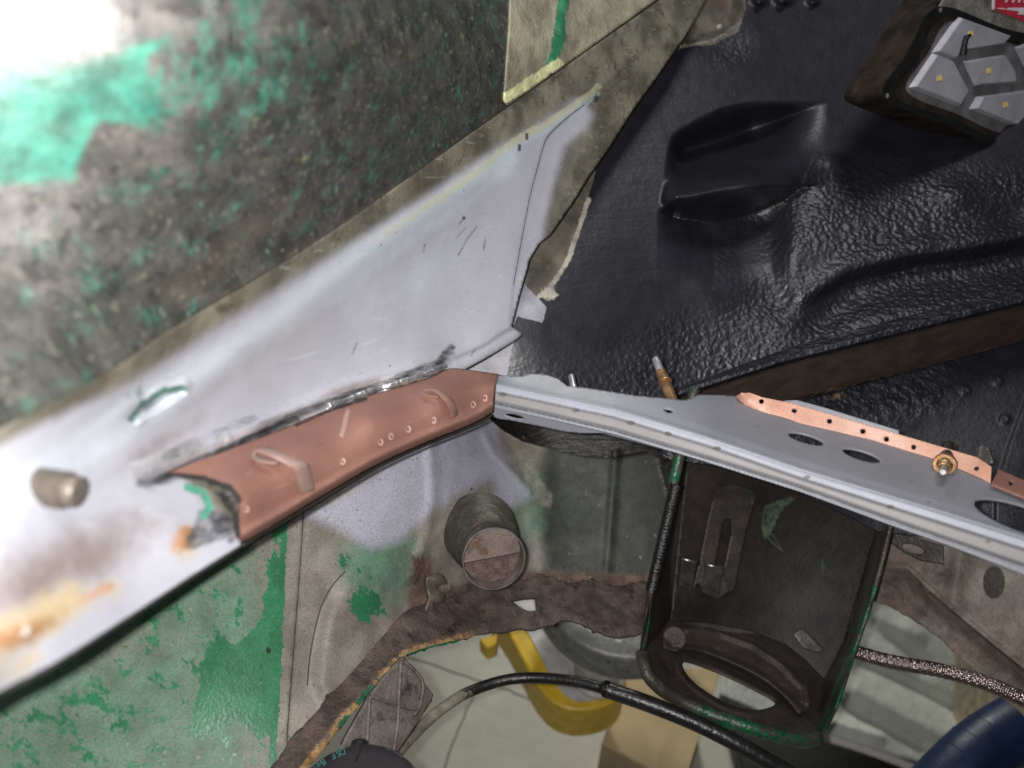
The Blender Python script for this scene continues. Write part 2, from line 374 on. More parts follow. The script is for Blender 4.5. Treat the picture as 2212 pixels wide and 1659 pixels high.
m_duct = mat('dirty_steel_duct', (.075, .068, .054), .5, metal=.25, var=(80, .4), fine=.22, layers=[
    dict(c=(.17, .16, .13), o=0, s=70, k=.9, lo=.1, hi=.5), dict(c=(.16, .09, .05), o=0, s=110, k=1.0, lo=.22, hi=.4),
    dict(c=(.02, .12, .06), o=0, s=60, k=1.0, lo=.35, hi=.45)], bumps=[dict(s=150, d=.0012), dict(s=500, d=.0005)])
m_ductin = mat('rusty_duct_lining', (.16, .125, .112), .55, metal=.1, var=(70, .25), layers=[
    dict(c=(.13, .07, .04), o=0, s=85, k=1.0, lo=.12, hi=.28)], bumps=[dict(s=300, d=.0006)])
m_ductdirt = mat('brown_duct_grit', (.10, .065, .058), .9, var=(160, .4), fine=.4, bumps=[dict(s=500, d=.001)])
m_rim = mat('bright_cut_steel', (.55, .52, .48), .3, metal=.9, var=(120, .3))
m_boxin = mat('oily_box_lining', (.018, .013, .011), .55, var=(45, .45), fine=.35, layers=[
    dict(c=(.042, .032, .027), a='dusty', s=60, k=.4, lo=.3, hi=1.1, va=.3),
    dict(c=(.06, .095, .06), a='scratch', s=260, k=.9, lo=.4, hi=1.0),
    dict(c=(.018, .07, .04), a='green', s=120, k=.7, lo=.62, hi=.85),
    dict(c=(.22, .20, .18), o=0, s=420, k=1.0, lo=.38, hi=.50, mx=.8)],
    bumps=[dict(s=60, d=.0007), dict(s=420, d=.0003)])
m_boxrim = mat('worn_green_rim', (.05, .043, .036), .38, var=(60, .4), fine=.2, layers=[
    dict(c=(.012, .085, .04), a='green', s=110, k=.6, lo=.42, hi=.52, r=.25),
    dict(c=(.34, .30, .25), a='green', s=90, k=.9, lo=1.05, hi=1.13)], bumps=[dict(s=160, d=.0012), dict(s=600, d=.0004)])
m_trim = mat('ribbed_rubber_trim', (.008, .008, .009), .28, var=(200, .3), spec=.6, bumps=[dict(s=900, d=.0012, st=(.3, .3, 1))])
m_lever = mat('rusty_lever_steel', (.042, .031, .026), .6, var=(60, .35), fine=.3, layers=[
    dict(c=(.15, .135, .11), o=0, s=65, k=.9, lo=.15, hi=.5, mx=.7)], bumps=[dict(s=300, d=.0008)])
m_clip = mat('dirty_strap_steel', (.055, .045, .038), .5, metal=.2, var=(60, .3), fine=.35, layers=[
    dict(c=(.015, .06, .03), o=0, s=35, k=1.0, lo=.1, hi=.3)], bumps=[dict(s=300, d=.0008)])
m_clip2 = mat('scratched_clip_steel', (.10, .09, .085), .4, metal=.5, var=(60, .45), fine=.3, bumps=[dict(s=250, d=.0006)])
m_cross = mat('bare_zinc_grey', (.245, .255, .29), .48, var=(22, .05), fine=.06, metal=0.0, layers=[
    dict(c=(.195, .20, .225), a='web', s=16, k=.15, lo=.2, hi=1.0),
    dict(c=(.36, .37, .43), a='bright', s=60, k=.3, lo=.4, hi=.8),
    dict(c=(.27, .26, .26), a='plug', s=90, k=.2, lo=.4, hi=.7),
    dict(c=(.17, .16, .155), a='spot', s=260, k=.35, lo=.4, hi=.6, r=.5),
    dict(c=(.12, .12, .125), a='line', s=180, k=.35, lo=.45, hi=.75),
    dict(c=(.15, .15, .17), a='smudge', s=160, k=.6, lo=.6, hi=.85)], bumps=[dict(s=900, d=.00008), dict(s=50, d=.0003)])
m_brass = mat('aged_brass', (.40, .235, .115), .38, metal=.75, var=(120, .35), fine=.25)
m_zinc = mat('zinc_pin', (.62, .64, .66), .35, metal=.75, var=(200, .2), fine=.15)
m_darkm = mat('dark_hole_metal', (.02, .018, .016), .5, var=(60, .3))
m_lampb = mat('grimy_lamp_housing', (.026, .020, .016), .95, var=(60, .5), fine=.3, layers=[
    dict(c=(.08, .065, .047), o=0, s=75, k=1.0, lo=.2, hi=.5, mx=.6), dict(c=(.015, .013, .012), o=0, s=60, k=1.0, lo=.15, hi=.4)], bumps=[dict(s=260, d=.0003)], spec=.08)
m_lampg = mat('dusty_grey_lamp_front', (.20, .195, .17), .5, var=(80, .35), fine=.3, layers=[
    dict(c=(.09, .075, .06), o=0, s=50, k=1.0, lo=.1, hi=.5)], bumps=[dict(s=300, d=.0006)])
m_lampk = mat('black_lamp_bezel', (.008, .009, .009), .45, var=(150, .4), fine=.3, bumps=[dict(s=500, d=.0006)])
m_refl = mat('grey_reflector_wall', (.20, .195, .20), .4, metal=.3, var=(60, .25), layers=[
    dict(c=(.15, .085, .05), o=0, s=55, k=1.0, lo=.22, hi=.5, mx=.8)])
m_cell = mat('white_reflector_face', (.36, .36, .40), .4, var=(60, .12), fine=.1, layers=[
    dict(c=(.36, .31, .25), o=0, s=48, k=1.0, lo=.2, hi=.55, mx=.7), dict(c=(.03, .015, .01), o=0, s=420, k=1.0, lo=.5, hi=.53)])
m_led = mat('yellow_led_chip', (.85, .62, .22), .3, var=(300, .1))
m_red = mat('red_label_vinyl', (.55, .035, .06), .35, var=(200, .15), layers=[dict(c=(.65, .2, .2), o=0, s=260, k=1.0, lo=.25, hi=.5, mx=.5)])
m_white = mat('white_label_print', (.80, .74, .76), .4, var=(200, .08))
m_yellow = mat('yellow_lift_paint', (.72, .47, .035), .4, var=(60, .12), fine=.12, layers=[
    dict(c=(.10, .08, .04), o=0, s=150, k=1.0, lo=.38, hi=.46), dict(c=(.6, .58, .45), o=0, s=50, k=1.0, lo=.3, hi=.5, mx=.4)], bumps=[dict(s=200, d=.0004)])
m_worn = mat('worn_grey_lift_steel', (.52, .51, .49), .5, var=(60, .2), fine=.2, metal=.2, layers=[
    dict(c=(.6, .5, .12), o=0, s=40, k=1.0, lo=.35, hi=.5), dict(c=(.1, .1, .1), o=0, s=160, k=1.0, lo=.35, hi=.45)], bumps=[dict(s=200, d=.0004)])
m_pad = mat('dark_grey_pad_steel', (.21, .21, .20), .45, metal=.4, var=(60, .25), fine=.25, layers=[
    dict(c=(.35, .35, .33), o=0, s=38, k=1.0, lo=.0, hi=.5, mx=.6), dict(c=(.02, .02, .02), o=0, s=130, k=1.0, lo=.28, hi=.36)], bumps=[dict(s=150, d=.0006)])
m_cable = mat('oily_black_cable', (.014, .013, .013), .32, var=(80, .3), fine=.1, layers=[
    dict(c=(.22, .20, .155), a='worn', s=110, k=.55, lo=.5, hi=.62, r=.6), dict(c=(.10, .075, .055), o=0, s=150, k=1.0, lo=.32, hi=.45, r=.6)], bumps=[dict(s=260, d=.0006)])
m_plast = mat('dusty_plastic', (.125, .105, .095), .6, var=(60, .35), fine=.3, layers=[
    dict(c=(.05, .048, .046), o=0, s=70, k=1.0, lo=.08, hi=.3)], bumps=[dict(s=300, d=.0009)])
m_cap = mat('black_rubber_cap', (.016, .014, .017), .7, var=(60, .25), fine=.15, layers=[
    dict(c=(.10, .09, .08), a='dusty', s=120, k=.5, lo=.45, hi=.9, r=.8)], bumps=[dict(s=200, d=.0003)], spec=.2)
m_teal = mat('teal_print', (.02, .12, .115), .5, var=(300, .5))
m_card = mat('tan_cardboard', (.46, .35, .20), .75, var=(25, .10), fine=.12, bumps=[dict(s=300, d=.0003)])
m_sheet = mat('pale_dust_sheet', (.66, .69, .62), .9, var=(14, .12), fine=.1, layers=[
    dict(c=(.55, .57, .50), o=0, s=9, k=.9, lo=0., hi=.5)], bumps=[dict(s=26, d=.005, st=(1, 1, .6)), dict(s=90, d=.0015)])
m_blue = mat('blue_vinyl', (.006, .018, .068), .45, var=(30, .2), fine=.1, bumps=[dict(s=60, d=.0005)])
m_bluel = mat('pale_blue_seam', (.03, .05, .15), .4, var=(60, .2))
m_slat = mat('tan_corrugated_card', (.34, .29, .21), .8, var=(80, .3), fine=.25)
m_floor = mat('painted_concrete_floor', (.47, .465, .40), .42, var=(5, .10), fine=.06, layers=[
    dict(c=(.40, .40, .35), o=0, s=12, k=.9, lo=.05, hi=.5, mx=.7), dict(c=(.20, .20, .17), o=0, s=60, k=1.0, lo=.42, hi=.52, mx=.7),
    dict(c=(.62, .62, .54), o=0, s=30, k=1.0, lo=.3, hi=.5, mx=.6)], bumps=[dict(s=40, d=.001)])
m_bead = mat('fresh_weld_metal', (.55, .55, .57), .34, metal=.8, var=(160, .4), bumps=[dict(s=260, d=.0012)])
m_stud = mat('rusty_stud_steel', (.165, .14, .115), .5, metal=.3, var=(60, .3), fine=.15)
m_braid = bpy.data.materials.new('steel_braid'); m_braid.use_nodes = True
def build_braid():
    nt = m_braid.node_tree; N = nt.nodes; L = nt.links; b = N["Principled BSDF"]
    b.inputs['Base Color'].default_value = (.32, .255, .235, 1); b.inputs['Metallic'].default_value = .95; b.inputs['Roughness'].default_value = .22
build_braid()

# ------------------------------------------------------------------ the setting: floor
S = 5.0
fl = link('floor', [A(-S, -S, 0), A(S, -S, 0), A(S, S, 0), A(-S, S, 0)], [(0, 1, 2, 3)], m_floor, None, False); fl['kind'] = 'structure'

for k_, L_ in enumerate(([(880, 1418), (1010, 1462), (1100, 1492), (1190, 1530), (1290, 1560)], [(1040, 1470), (1010, 1530), (985, 1590), (960, 1659), (950, 1720)])):
    q = sm(L_, 6); fc = tube('floor_crack', [PH(x + rng.uniform(-1.5, 1.5), y + rng.uniform(-1.5, 1.5), .0) for x, y in q], .0011, m_darkm); fc['kind'] = 'structure'
# ------------------------------------------------------------------ car body
body = thing('car_body', P(1100, 900, .62), 'stripped car body with scraped green paint, grey primer, copper primed rail and black underseal', 'car body')
K0 = [(-160, 1010, .205), (0, 925, .222), (200, 825, .25), (380, 705, .29), (560, 600, .33), (700, 512, .37), (860, 400, .415), (1017, 288, .465), (1220, 145, .53), (1426, 0, .595), (1532, -75, .635)]
W = [(-160, 1270, .19), (0, 1195, .21), (200, 1105, .255), (365, 1022, .305), (600, 925, .378), (720, 875, .415), (850, 833, .45), (930, 808, .472), (977, 772, .492), (1040, 745, .507), (1089, 712, .52), (1105, 706, .525)]
REDGE = [(1532, -75), (1530, -10), (1518, 17), (1482, 76), (1437, 140), (1420, 165), (1367, 238), (1314, 322), (1269, 386), (1235, 442), (1189, 508), (1165, 526), (1143, 562), (1139, 580), (1121, 642), (1105, 706)]
LIP = [(-160, 1590, .19), (0, 1495, .212), (120, 1432, .225), (300, 1318, .262), (420, 1240, .288), (518, 1179, .310)]
# outer panel
dA = tps(K0 + [(230, 40, .224), (0, 0, .211), (-220, -160, .194), (0, 500, .233), (-220, 500, .212), (400, 130, .243), (500, -150, .248), (800, 200, .345), (800, -150, .335), (1100, 100, .47), (1100, -150, .50), (1426, -150, .60)])
K0s = sm(K0, 6)
polyA = [(-230, -170), (1532, -170)] + [tuple(q[:2]) for q in K0s[::-1]] + [(-230, 1045)]
GRN = [(-60, 60), (90, 150), (260, 110), (420, 40), (330, 130), (355, 220), (300, 280), (220, 270), (180, 330), (165, 410), (60, 400), (-60, 400)]
outer = sheet('outer_panel', polyA, dA, m_outer, body, 5, .0012, dict(
    green=mx(area(GRN, 40), blob(60, 240, 150, 190), lambda x, y: .62 * blob(470, 150, 330, 260)(x, y), lambda x, y: .36 + 0 * x, lambda x, y: .9 * blob(340, 170, 25, 60, 20)(x, y)),
    dust=lambda x, y: .80 - .55 * ss(x + .9 * y, 350, 950),
    fleck=lambda x, y: .28 + .22 * ss(x, 100, 600) * (1 - ss(y, 250, 700)),
    rusty=mx(band([(380, 640), (560, 480), (640, 440)], 20, 60), band([(480, 650), (900, 380)], 8, 30))))
dP = lambda x, y: dA(x, y) - .0016 - .004 * np.exp(-((x - (1222 - .15 * y)) / 16) ** 2) * (y < 160) * 1
patch = sheet('patch', [(1106, -160), (1100, 60), (1089, 218), (1096, 228), (1215, 145), (1300, 84), (1420, -2), (1520, -72), (1520, -160)], dP, m_patch, outer, 4, .0012, dict(
    groove=band([(1235, -160), (1215, 20), (1204, 100), (1188, 150)], 10, 16), edge=band([(1092, 212), (1150, 175), (1206, 138)], 11, 10)))
# inner flange
KM = [(a[0] * .5 + b[0] * .5, a[1] * .5 + b[1] * .5, (a[2] + b[2]) * .5 + .012) for a, b in ((K0[2], W[2]), (K0[4], W[4]), (K0[6], W[6]), (K0[7], W[8]))]
dBs = tps(K0 + W + LIP + KM + [(1482, 76, .612), (1367, 238, .585), (1269, 386, .562), (1165, 526, .545), (-160, 1400, .182), (0, 1340, .203), (200, 1230, .243), (380, 1130, .285)])
LAP = [(1262, 226), (1230, 250), (1196, 280), (1180, 300), (1172, 322), (1160, 365), (1149, 406), (1141, 442), (1128, 510), (1109, 616)]
LAPA = LAP + [(1100, 720), (1400, 700), (1600, 100), (1400, 100)]
SLOT = [(275, 905), (300, 878), (345, 850), (395, 838), (402, 850), (370, 868), (320, 900), (290, 915)]
def dB(x, y):
    d = dBs(x, y)
    d = d + .0012 * ss(sdist(x, y, LAPA), -2, 2)
    d = d + .006 * ss(sdist(x, y, SLOT), -3, 9)
    d = d - .0022 * (1 - ss(dseg(x, y, [(300, 905), (340, 850), (400, 832)]), 0, 22))
    d = d + .004 * np.exp(-(dseg(x, y, [(330, 1040), (520, 955), (700, 880), (820, 838)]) / 14) ** 2)
    d = d - .003 * np.exp(-(dseg(x, y, [(500, 950), (700, 862), (900, 800)]) / 16) ** 2)
    d = d - .0022 * np.exp(-(dseg(x, y, [(1040, 380), (860, 500), (620, 690), (380, 860)]) / 26) ** 2)
    return d
YEL = [(1292, 188), (1261, 214), (1185, 266), (1115, 302), (1034, 368), (950, 428), (850, 494), (750, 556)]
CLEAN = [(-200, 1080), (0, 980), (300, 840), (480, 720), (640, 620), (800, 520), (960, 420), (1060, 350), (1185, 276), (1250, 232), (1262, 250), (1215, 340), (1170, 470), (1140, 580), (1105, 720), (977, 790), (365, 1030), (520, 1185), (-200, 1620)]
def burn_darkf(x, y):
    b = .72 * (1 - ss(dseg(x, y, [(600, 914), (720, 864), (860, 818), (935, 788), (975, 764)]), 3, 20))
    st = .9 * (1 - ss(dseg(x, y, [(930, 806), (955, 775), (975, 752)]), 4, 20))
    b2 = .95 * (1 - ss(dseg(x, y, [(340, 1038), (470, 978), (640, 905)]), 4, 17))
    b3 = 0.72 * (1 - ss(dseg(x, y, [(300, 1045), (400, 1032), (480, 1062), (505, 1110), (500, 1165)]), 4, 20))
    b4 = .62 * (1 - ss(dseg(x, y, [(330, 868), (300, 898)]), 3, 14)) + .50 * (1 - ss(dseg(x, y, [(620, 880), (480, 930), (330, 1000)]), 4, 30))
    b5 = .80 * ss(sdist(x, y, [(430, 1098), (500, 1098), (508, 1160), (470, 1172), (425, 1196), (392, 1188), (400, 1150)]), -14, 14)  # burnt notch, with the dark of its hollow painted in
    b4 = np.maximum(b4, b5)
    return np.maximum.reduce([b, st, b2, b3, b4])
SCR = [[(1030, 490), (1010, 515), (990, 551)], [(1004, 470), (992, 484)], [(1005, 493), (986, 514)], [(1048, 515), (1045, 540)], [(918, 528), (914, 544)], [(770, 742), (762, 765)], [(1018, 768), (1028, 752)]]
def blackf(x, y):
    r = .0 * x
    for s_ in SCR: r = np.maximum(r, .75 * (1 - ss(dseg(x, y, s_), 1.5, 5)))
    for cx_, cy_, r_ in ((1288, 213, 6), (1138, 296, 5), (1122, 318, 5), (1002, 470, 3), (1112, 704, 3)): r = np.maximum(r, 1.0 * (np.hypot(x - cx_, (y - cy_) * .6) < r_))
    return r
polyB = [tuple(q[:2]) for q in K0s] + REDGE[1:] + [(1130, 722), (1110, 738), (1069, 762), (1040, 779), (1000, 800), (940, 820), (850, 848), (720, 892), (600, 945), (480, 1000), (470, 1030), (495, 1052), (512, 1075), (507, 1110), (512, 1150), (523, 1178)] + [tuple(q[:2]) for q in sm(LIP, 5)[::-1]]
def dBl(x, y):
    d = dB(x, y)
    fold = [(960, 780), (977, 772), (1040, 745), (1089, 712), (1150, 690)]
    low = inpoly(x, y, fold + [(1200, 900), (900, 900)])
    return np.where(low, d + .00035 * np.minimum(dseg(x, y, fold), 8), d)
flange = sheet('inner_flange', polyB, dBl, m_flange, body, 4, .0014, dict(
    dirt=lambda x, y: np.maximum.reduce([ss(-sdist(x, y, CLEAN), -14, 44), .85 * ss(sdist(x, y, LAPA), 18, 60), .55 * blob(310, 870, 110, 22, -35)(x, y)]),
    lite=mx(band([(-100, 1150), (300, 890), (600, 690), (850, 510), (1080, 345)], 20, 60), lambda x, y: .5 * blob(900, 600, 300, 120, -35)(x, y)),
    yellow=lambda x, y: (1 - ss(dseg(x, y, YEL), 4, 15)) * ss(x, 600, 1000) * .85, cyan=lambda x, y: .9 * (1 - ss(dseg(x, y + -14, YEL), 2, 12)) * ss(x, 560, 760),
    pink=mx(blob(130, 1230, 280, 80, -25), lambda x, y: .8 * blob(340, 965, 130, 30, -32)(x, y), blob(760, 842, 90, 16, -20)),
    rust=mx(lambda x, y: .92 * blob(30, 1375, 210, 44, -24)(x, y), lambda x, y: .7 * blob(190, 1290, 80, 22, -28)(x, y), lambda x, y: .9 * blob(398, 1165, 34, 50, 30)(x, y)),
    rustedge=mx(lambda x, y: .95 * blob(80, 1340, 260, 62, -25)(x, y), lambda x, y: .7 * blob(20, 1450, 160, 40, -28)(x, y), lambda x, y: .8 * blob(402, 1172, 48, 62, 20)(x, y)),
    bare=mx(band([(480, 965), (640, 900), (800, 850), (960, 788)], 22, 14), band([(300, 1020), (420, 965)], 18, 20)),
    burn_dark=burn_darkf, green=mx(band([(283, 905), (310, 872), (350, 846), (398, 838)], 7, 6), band([(405, 1050), (440, 1062), (452, 1095), (440, 1115)], 9, 7), lambda x, y: .55 * blob(290, 850, 70, 26, -25)(x, y)),
    black=blackf))
seam('lap_seam', LAP, dB, .00032, m_darkm, flange)
# stud and bolt on the near lip
c0 = P(75, 1050, dB(A(75), A(1050))[0] + .004); c1 = P(165, 1062, dB(A(165), A(1062))[0] - .014)
ax = c1 - c0; Ls = np.linalg.norm(ax)
lathe('stud', c0, ax, [(-.004, .0062), (Ls * .75, .0062), (Ls * .78, .0052), (Ls, .0052), (Ls + .0008, .0046), (Ls + .0008, 0)], m_stud, flange)
cb = P(52, 1362, dB(A(52), A(1362))[0]); nb = CAM - cb; nb /= np.linalg.norm(nb)
lathe('bolt', cb - nb * .002, nb, [(0, .0022), (.0025, .0022), (.0032, .0017), (.0032, .0012), (.002, .001), (.002, 0)], m_stud, flange, 6)
# weld bead along the joint
wl = sm([(708, 880), (760, 860), (820, 841), (880, 824), (930, 806), (962, 792)], 22); i_ = np.arange(len(wl))
bead_pts = P(wl[:, 0], wl[:, 1] - 2, dB(wl[:, 0], wl[:, 1]) - .0002)
tube('weld_bead', bead_pts, .0021 + .00022 * np.abs(np.sin(i_ * .75)) + .0005 * np.sin(i_ * .21 + 1), m_bead, body, 10)
# copper rail
RT = [(352, 1026, .305), (480, 976, .34), (600, 930, .378), (720, 880, .415), (850, 838, .45), (930, 814, .472), (965, 797, .487), (1000, 797, .492), (1077, 808, .503)]
RF = [(500, 1062, .308), (640, 990, .350), (800, 905, .399), (950, 850, .444), (1070, 828, .482)]
RL = [(520, 1174, .316), (600, 1130, .340), (700, 1070, .368), (800, 1012, .398), (900, 965, .43), (1020, 916, .466), (1066, 890, .482)]
dRs = tps(RT + RF + RL + [(600, 1075, .338), (740, 1000, .377), (880, 930, .42), (1030, 872, .47), (440, 1040, .318)])
DIM = [(740, 997), (822, 955), (882, 927), (937, 908), (1022, 874), (1048, 860), (845, 968 - 25), (532, 1100)]
RLs = sm(RL, 6)
def dR(x, y):
    d = dRs(x, y) - .0015
    d = np.minimum(d, dB(x, y) - .0012) * (x < 640) + d * (x >= 640)
    e = dseg(x, y, RLs)
    d = d - .0022 * np.exp(-((e - 16) / 9) ** 2) + .004 * (1 - ss(e, 0, 12))
    for cx_, cy_ in DIM:
        r = np.hypot((x - cx_) * 1.35, y - cy_); s_ = 9 if (cx_, cy_) != (845, 943) else 4
        d = d + .0011 * np.exp(-(r / (s_ * .6)) ** 2) - .0005 * np.exp(-((r - s_) / 3) ** 2)
    return d
polyR = [tuple(q[:2]) for q in sm(RT, 5)] + [(1070, 836), (1066, 870)] + [tuple(q[:2]) for q in RLs[::-1]] + [(512, 1155), (507, 1115), (512, 1078), (497, 1056), (440, 1036)]
rail = sheet('copper_rail', polyR, dR, m_copper, body, 3, .0014, dict(
    scuff=mx(band([(738, 940), (748, 900), (752, 888)], 3, 10), lambda x, y: .6 * blob(900, 850, 60, 14, -20)(x, y)),
    spot=lambda x, y: np.maximum.reduce([.85 * np.exp(-((np.hypot((x - a) * 1.35, y - b) - 6) / 3.2) ** 2) for a, b in DIM] + [.55 * (1 - ss(np.abs(dseg(x, y, RLs) - 18), 2, 12))]),
    burn_dark=lambda x, y: np.maximum(1.0 * (1 - ss(dseg(x, y, [(352, 1026), (440, 1036), (497, 1056), (513, 1078), (507, 1115), (512, 1155)]), 3, 16)), .75 * (1 - ss(dseg(x, y, [(640, 918), (720, 884), (790, 862)]), 2, 9)))))
seam('rail_shadow_line', [(523, 1179), (600, 1135), (700, 1075), (800, 1017), (900, 970), (1020, 921), (1064, 896)], lambda x, y: dRs(x, y - 6) + .002, .0008, m_darkm, rail)  # thin dark tube in place of the rail's cast shadow line
seam('lip_shadow_line', [(-120, 1566), (0, 1499), (120, 1436), (300, 1322), (420, 1244), (523, 1181)], lambda x, y: dBs(x, y - 4) + .0012, .0007, m_darkm, flange)  # dark tube drawing the narrow shadow beneath the near lip
def tabs(e1, e2, offs, m_):
    mk = lambda e: [(x, y, dR(A(x), A(y))[0] - o) for (x, y), o in zip(e, offs)]
    ribbon('tab', mk(e1), mk(e2), .0007, m_, rail)
tabs([(594, 1003), (564, 998), (544, 987), (552, 974), (592, 990), (626, 1007), (633, 1012), (636, 1020), (651, 1067)], [(604, 1000), (574, 994), (553, 984), (578, 967), (618, 980), (658, 999), (665, 1003), (668, 1011), (680, 1057)], [.009, .009, .009, .010, .009, .0075, .007, .006, .0012], m_tabw)
tabs([(946, 859), (925, 857), (911, 851), (921, 843), (939, 846), (959, 864), (970, 883), (974, 902)], [(950, 857), (929, 854), (915, 848), (929, 838), (949, 842), (973, 859), (985, 879), (988, 897)], [.007, .007, .007, .008, .008, .007, .005, .0015], m_tab)
# black bulkhead
dWs = tps([(1000, 860, .572), (1110, 740, .570), (1300, 350, .622), (1400, 300, .635), (1518, 17, .668), (1700, 0, .685), (2212, 0, .68), (2350, 300, .64), (1900, 300, .66), (1500, 820, .605), (2212, 620, .595), (1814, 721, .60), (1500, 550, .62)])
POCK = sm([(1450, 292), (1500, 262), (1560, 232), (1620, 221), (1785, 218), (1730, 400), (1690, 436), (1600, 470), (1540, 482), (1470, 474), (1424, 458), (1428, 420), (1440, 340)], 4, True)
GRV = sm([(1700, 655), (1760, 628), (1830, 588), (1900, 568), (1990, 548), (2080, 538), (2212, 512), (2350, 490)], 5)
def dW(x, y):
    d = dWs(x, y)
    ytop = np.interp(x, [1440, 1500, 1560, 1620, 1785], [297, 262, 232, 221, 218]); ymid = np.interp(x, [1440, 1500, 1560, 1785], [335, 322, 303, 224])
    ycr = np.interp(x, [1430, 1490, 1560, 1640, 1720], [432, 428, 413, 404, 402]); ybot = np.interp(x, [1424, 1470, 1540, 1600, 1690, 1730], [458, 474, 484, 472, 438, 404])
    xl = np.interp(y, [290, 458], [1450, 1423]); lin = lambda v, a, b: .55 * np.clip((v - a) / (b - a), 0, 1) + .45 * ss(v, a, b)
    amp = ss(x, xl - 2, xl + 34) * (1 - ss(x, 1600, 1790))
    up = lin(y, ytop, ymid) * .062
    dn = lin(y, ycr - 4, ybot) * .060
    prof = up - .098 * ss(y, ymid - 14, ycr + 4) + dn
    prof = np.where(y > ybot, up * 0 + .024, prof)
    fade = (1 - ss(y, ybot, ybot + 150)) * ss(x, 1410, 1540) / np.maximum(ss(x, xl - 2, xl + 34), .02)
    d = d + prof * amp * np.where(y > ybot, fade, 1) * (y > ytop)
    # valley left of the vertical ridge, and the ridge itself
    vx = np.interp(y, [430, 500, 600, 660], [1690, 1694, 1688, 1715])
    v = ss(y, 420, 480) * (1 - ss(y, 640, 720))
    d = d + .009 * v * (ss(x, vx - 190, vx - 40) - ss(x, vx - 34, vx + 30))
    # pressed groove
    g = np.interp(x, GRV[:, 0], GRV[:, 1]); a = ss(x, 1690, 1850)
    d = d - .003 * a * np.exp(-((y - (g - 16)) / 20) ** 2) + .019 * a * ss(y, g - 4, g + 34) * (1 - .75 * ss(y, g + 50, g + 130))
    # stamped bumps, welt marks and runs
    for cx_, cy_, r_, h_ in ((1806, 352, 30, -.004), (2065, 420, 48, -.006), (1554, 340 - 25, 10, -.0), (1556, 341, 8, .0), (1557, 90, 60, .004), (1640, 4, 12, -.012), (1690, 2, 14, -.012), (1756, 6, 10, -.008), (1555, 340, 1, 0), (1770, 690, 60, .004), (2190, 470, 60, .006)):
        if h_: d = d + h_ * np.exp(-(((x - cx_) / r_) ** 2 + ((y - cy_) / (r_ * .55)) ** 2))
    # the rusty hollow by the top of the flange
    d = d + .02 * ss(sdist(x, y, [(1490, -60), (1600, -60), (1606, 20), (1590, 66), (1540, 92), (1470, 110)]), -4, 30)
    return d
polyW = [(1530, -90), (1480, 20), (1300, 290), (1180, 470), (1090, 600), (1050, 690), (985, 760), (985, 880), (1250, 905), (1455, 885), (1455, 846), (1690, 758), (1814, 722), (2212, 622), (2360, 584), (2360, -90)]
BRN = [(1300, 320), (1272, 425), (1235, 560), (1205, 600), (1170, 640), (1120, 620), (1100, 480), (1250, 300)]
SEAL = [(1272, 430), (1248, 500), (1228, 560), (1210, 590), (1185, 625), (1165, 640)]
GTAB = [(1120, 600), (1160, 640), (1181, 664), (1172, 698), (1145, 690), (1118, 684), (1110, 702), (1095, 702), (1100, 640)]
GLOW = [(985, 740), (1112, 735), (1104, 760), (1100, 790), (1094, 812), (1050, 812), (985, 812)]
PKT = [(1440, 110), (1540, 96), (1592, 70), (1606, 20), (1600, -90), (1440, -90)]
def rough_f(x, y):
    r = np.maximum.reduce([ss(y, 300, 420) * ss(x - .3 * (y - 300), 1420, 1520) * (1 - .85 * (inpoly(x, y, POCK))), ss(y + .25 * (x - 1500), 610, 760), .9 * ss(y, 560, 640) * ss(x, 1700, 1800)])
    r = r * (.25 + .75 * ss(x + .4 * y, 1500, 1800))
    r = r * (1 - .9 * blob(1610, 560, 70, 90, 15)(x, y)) * (1 - .7 * blob(1760, 690 - 120, 60, 36)(x, y))
    r = np.maximum(r, .55 * blob(1570, 110, 60, 40)(x, y))
    return np.maximum(r, .03)
wall = sheet('bulkhead', polyW, dW, m_wall, body, 3, .0015, dict(
    rough=rough_f, brown=mx(area(BRN, 6), area(PKT, 8)), grey=mx(area(GTAB, 3), area(GLOW, 3)),
    seal=mx(lambda x, y: 1 - ss(dseg(x, y, SEAL), 2, 10), lambda x, y: 1.1 * blob(1187, 632, 22, 18)(x, y), lambda x, y: .75 * (1 - ss(dseg(x, y, [(1470, 100), (1540, 88), (1600, 50)]), 1, 8)), blob(1553, 58, 9, 7)),
    rust=area([(1510, -60), (1570, -60), (1570, 30), (1520, 20)], 20)))
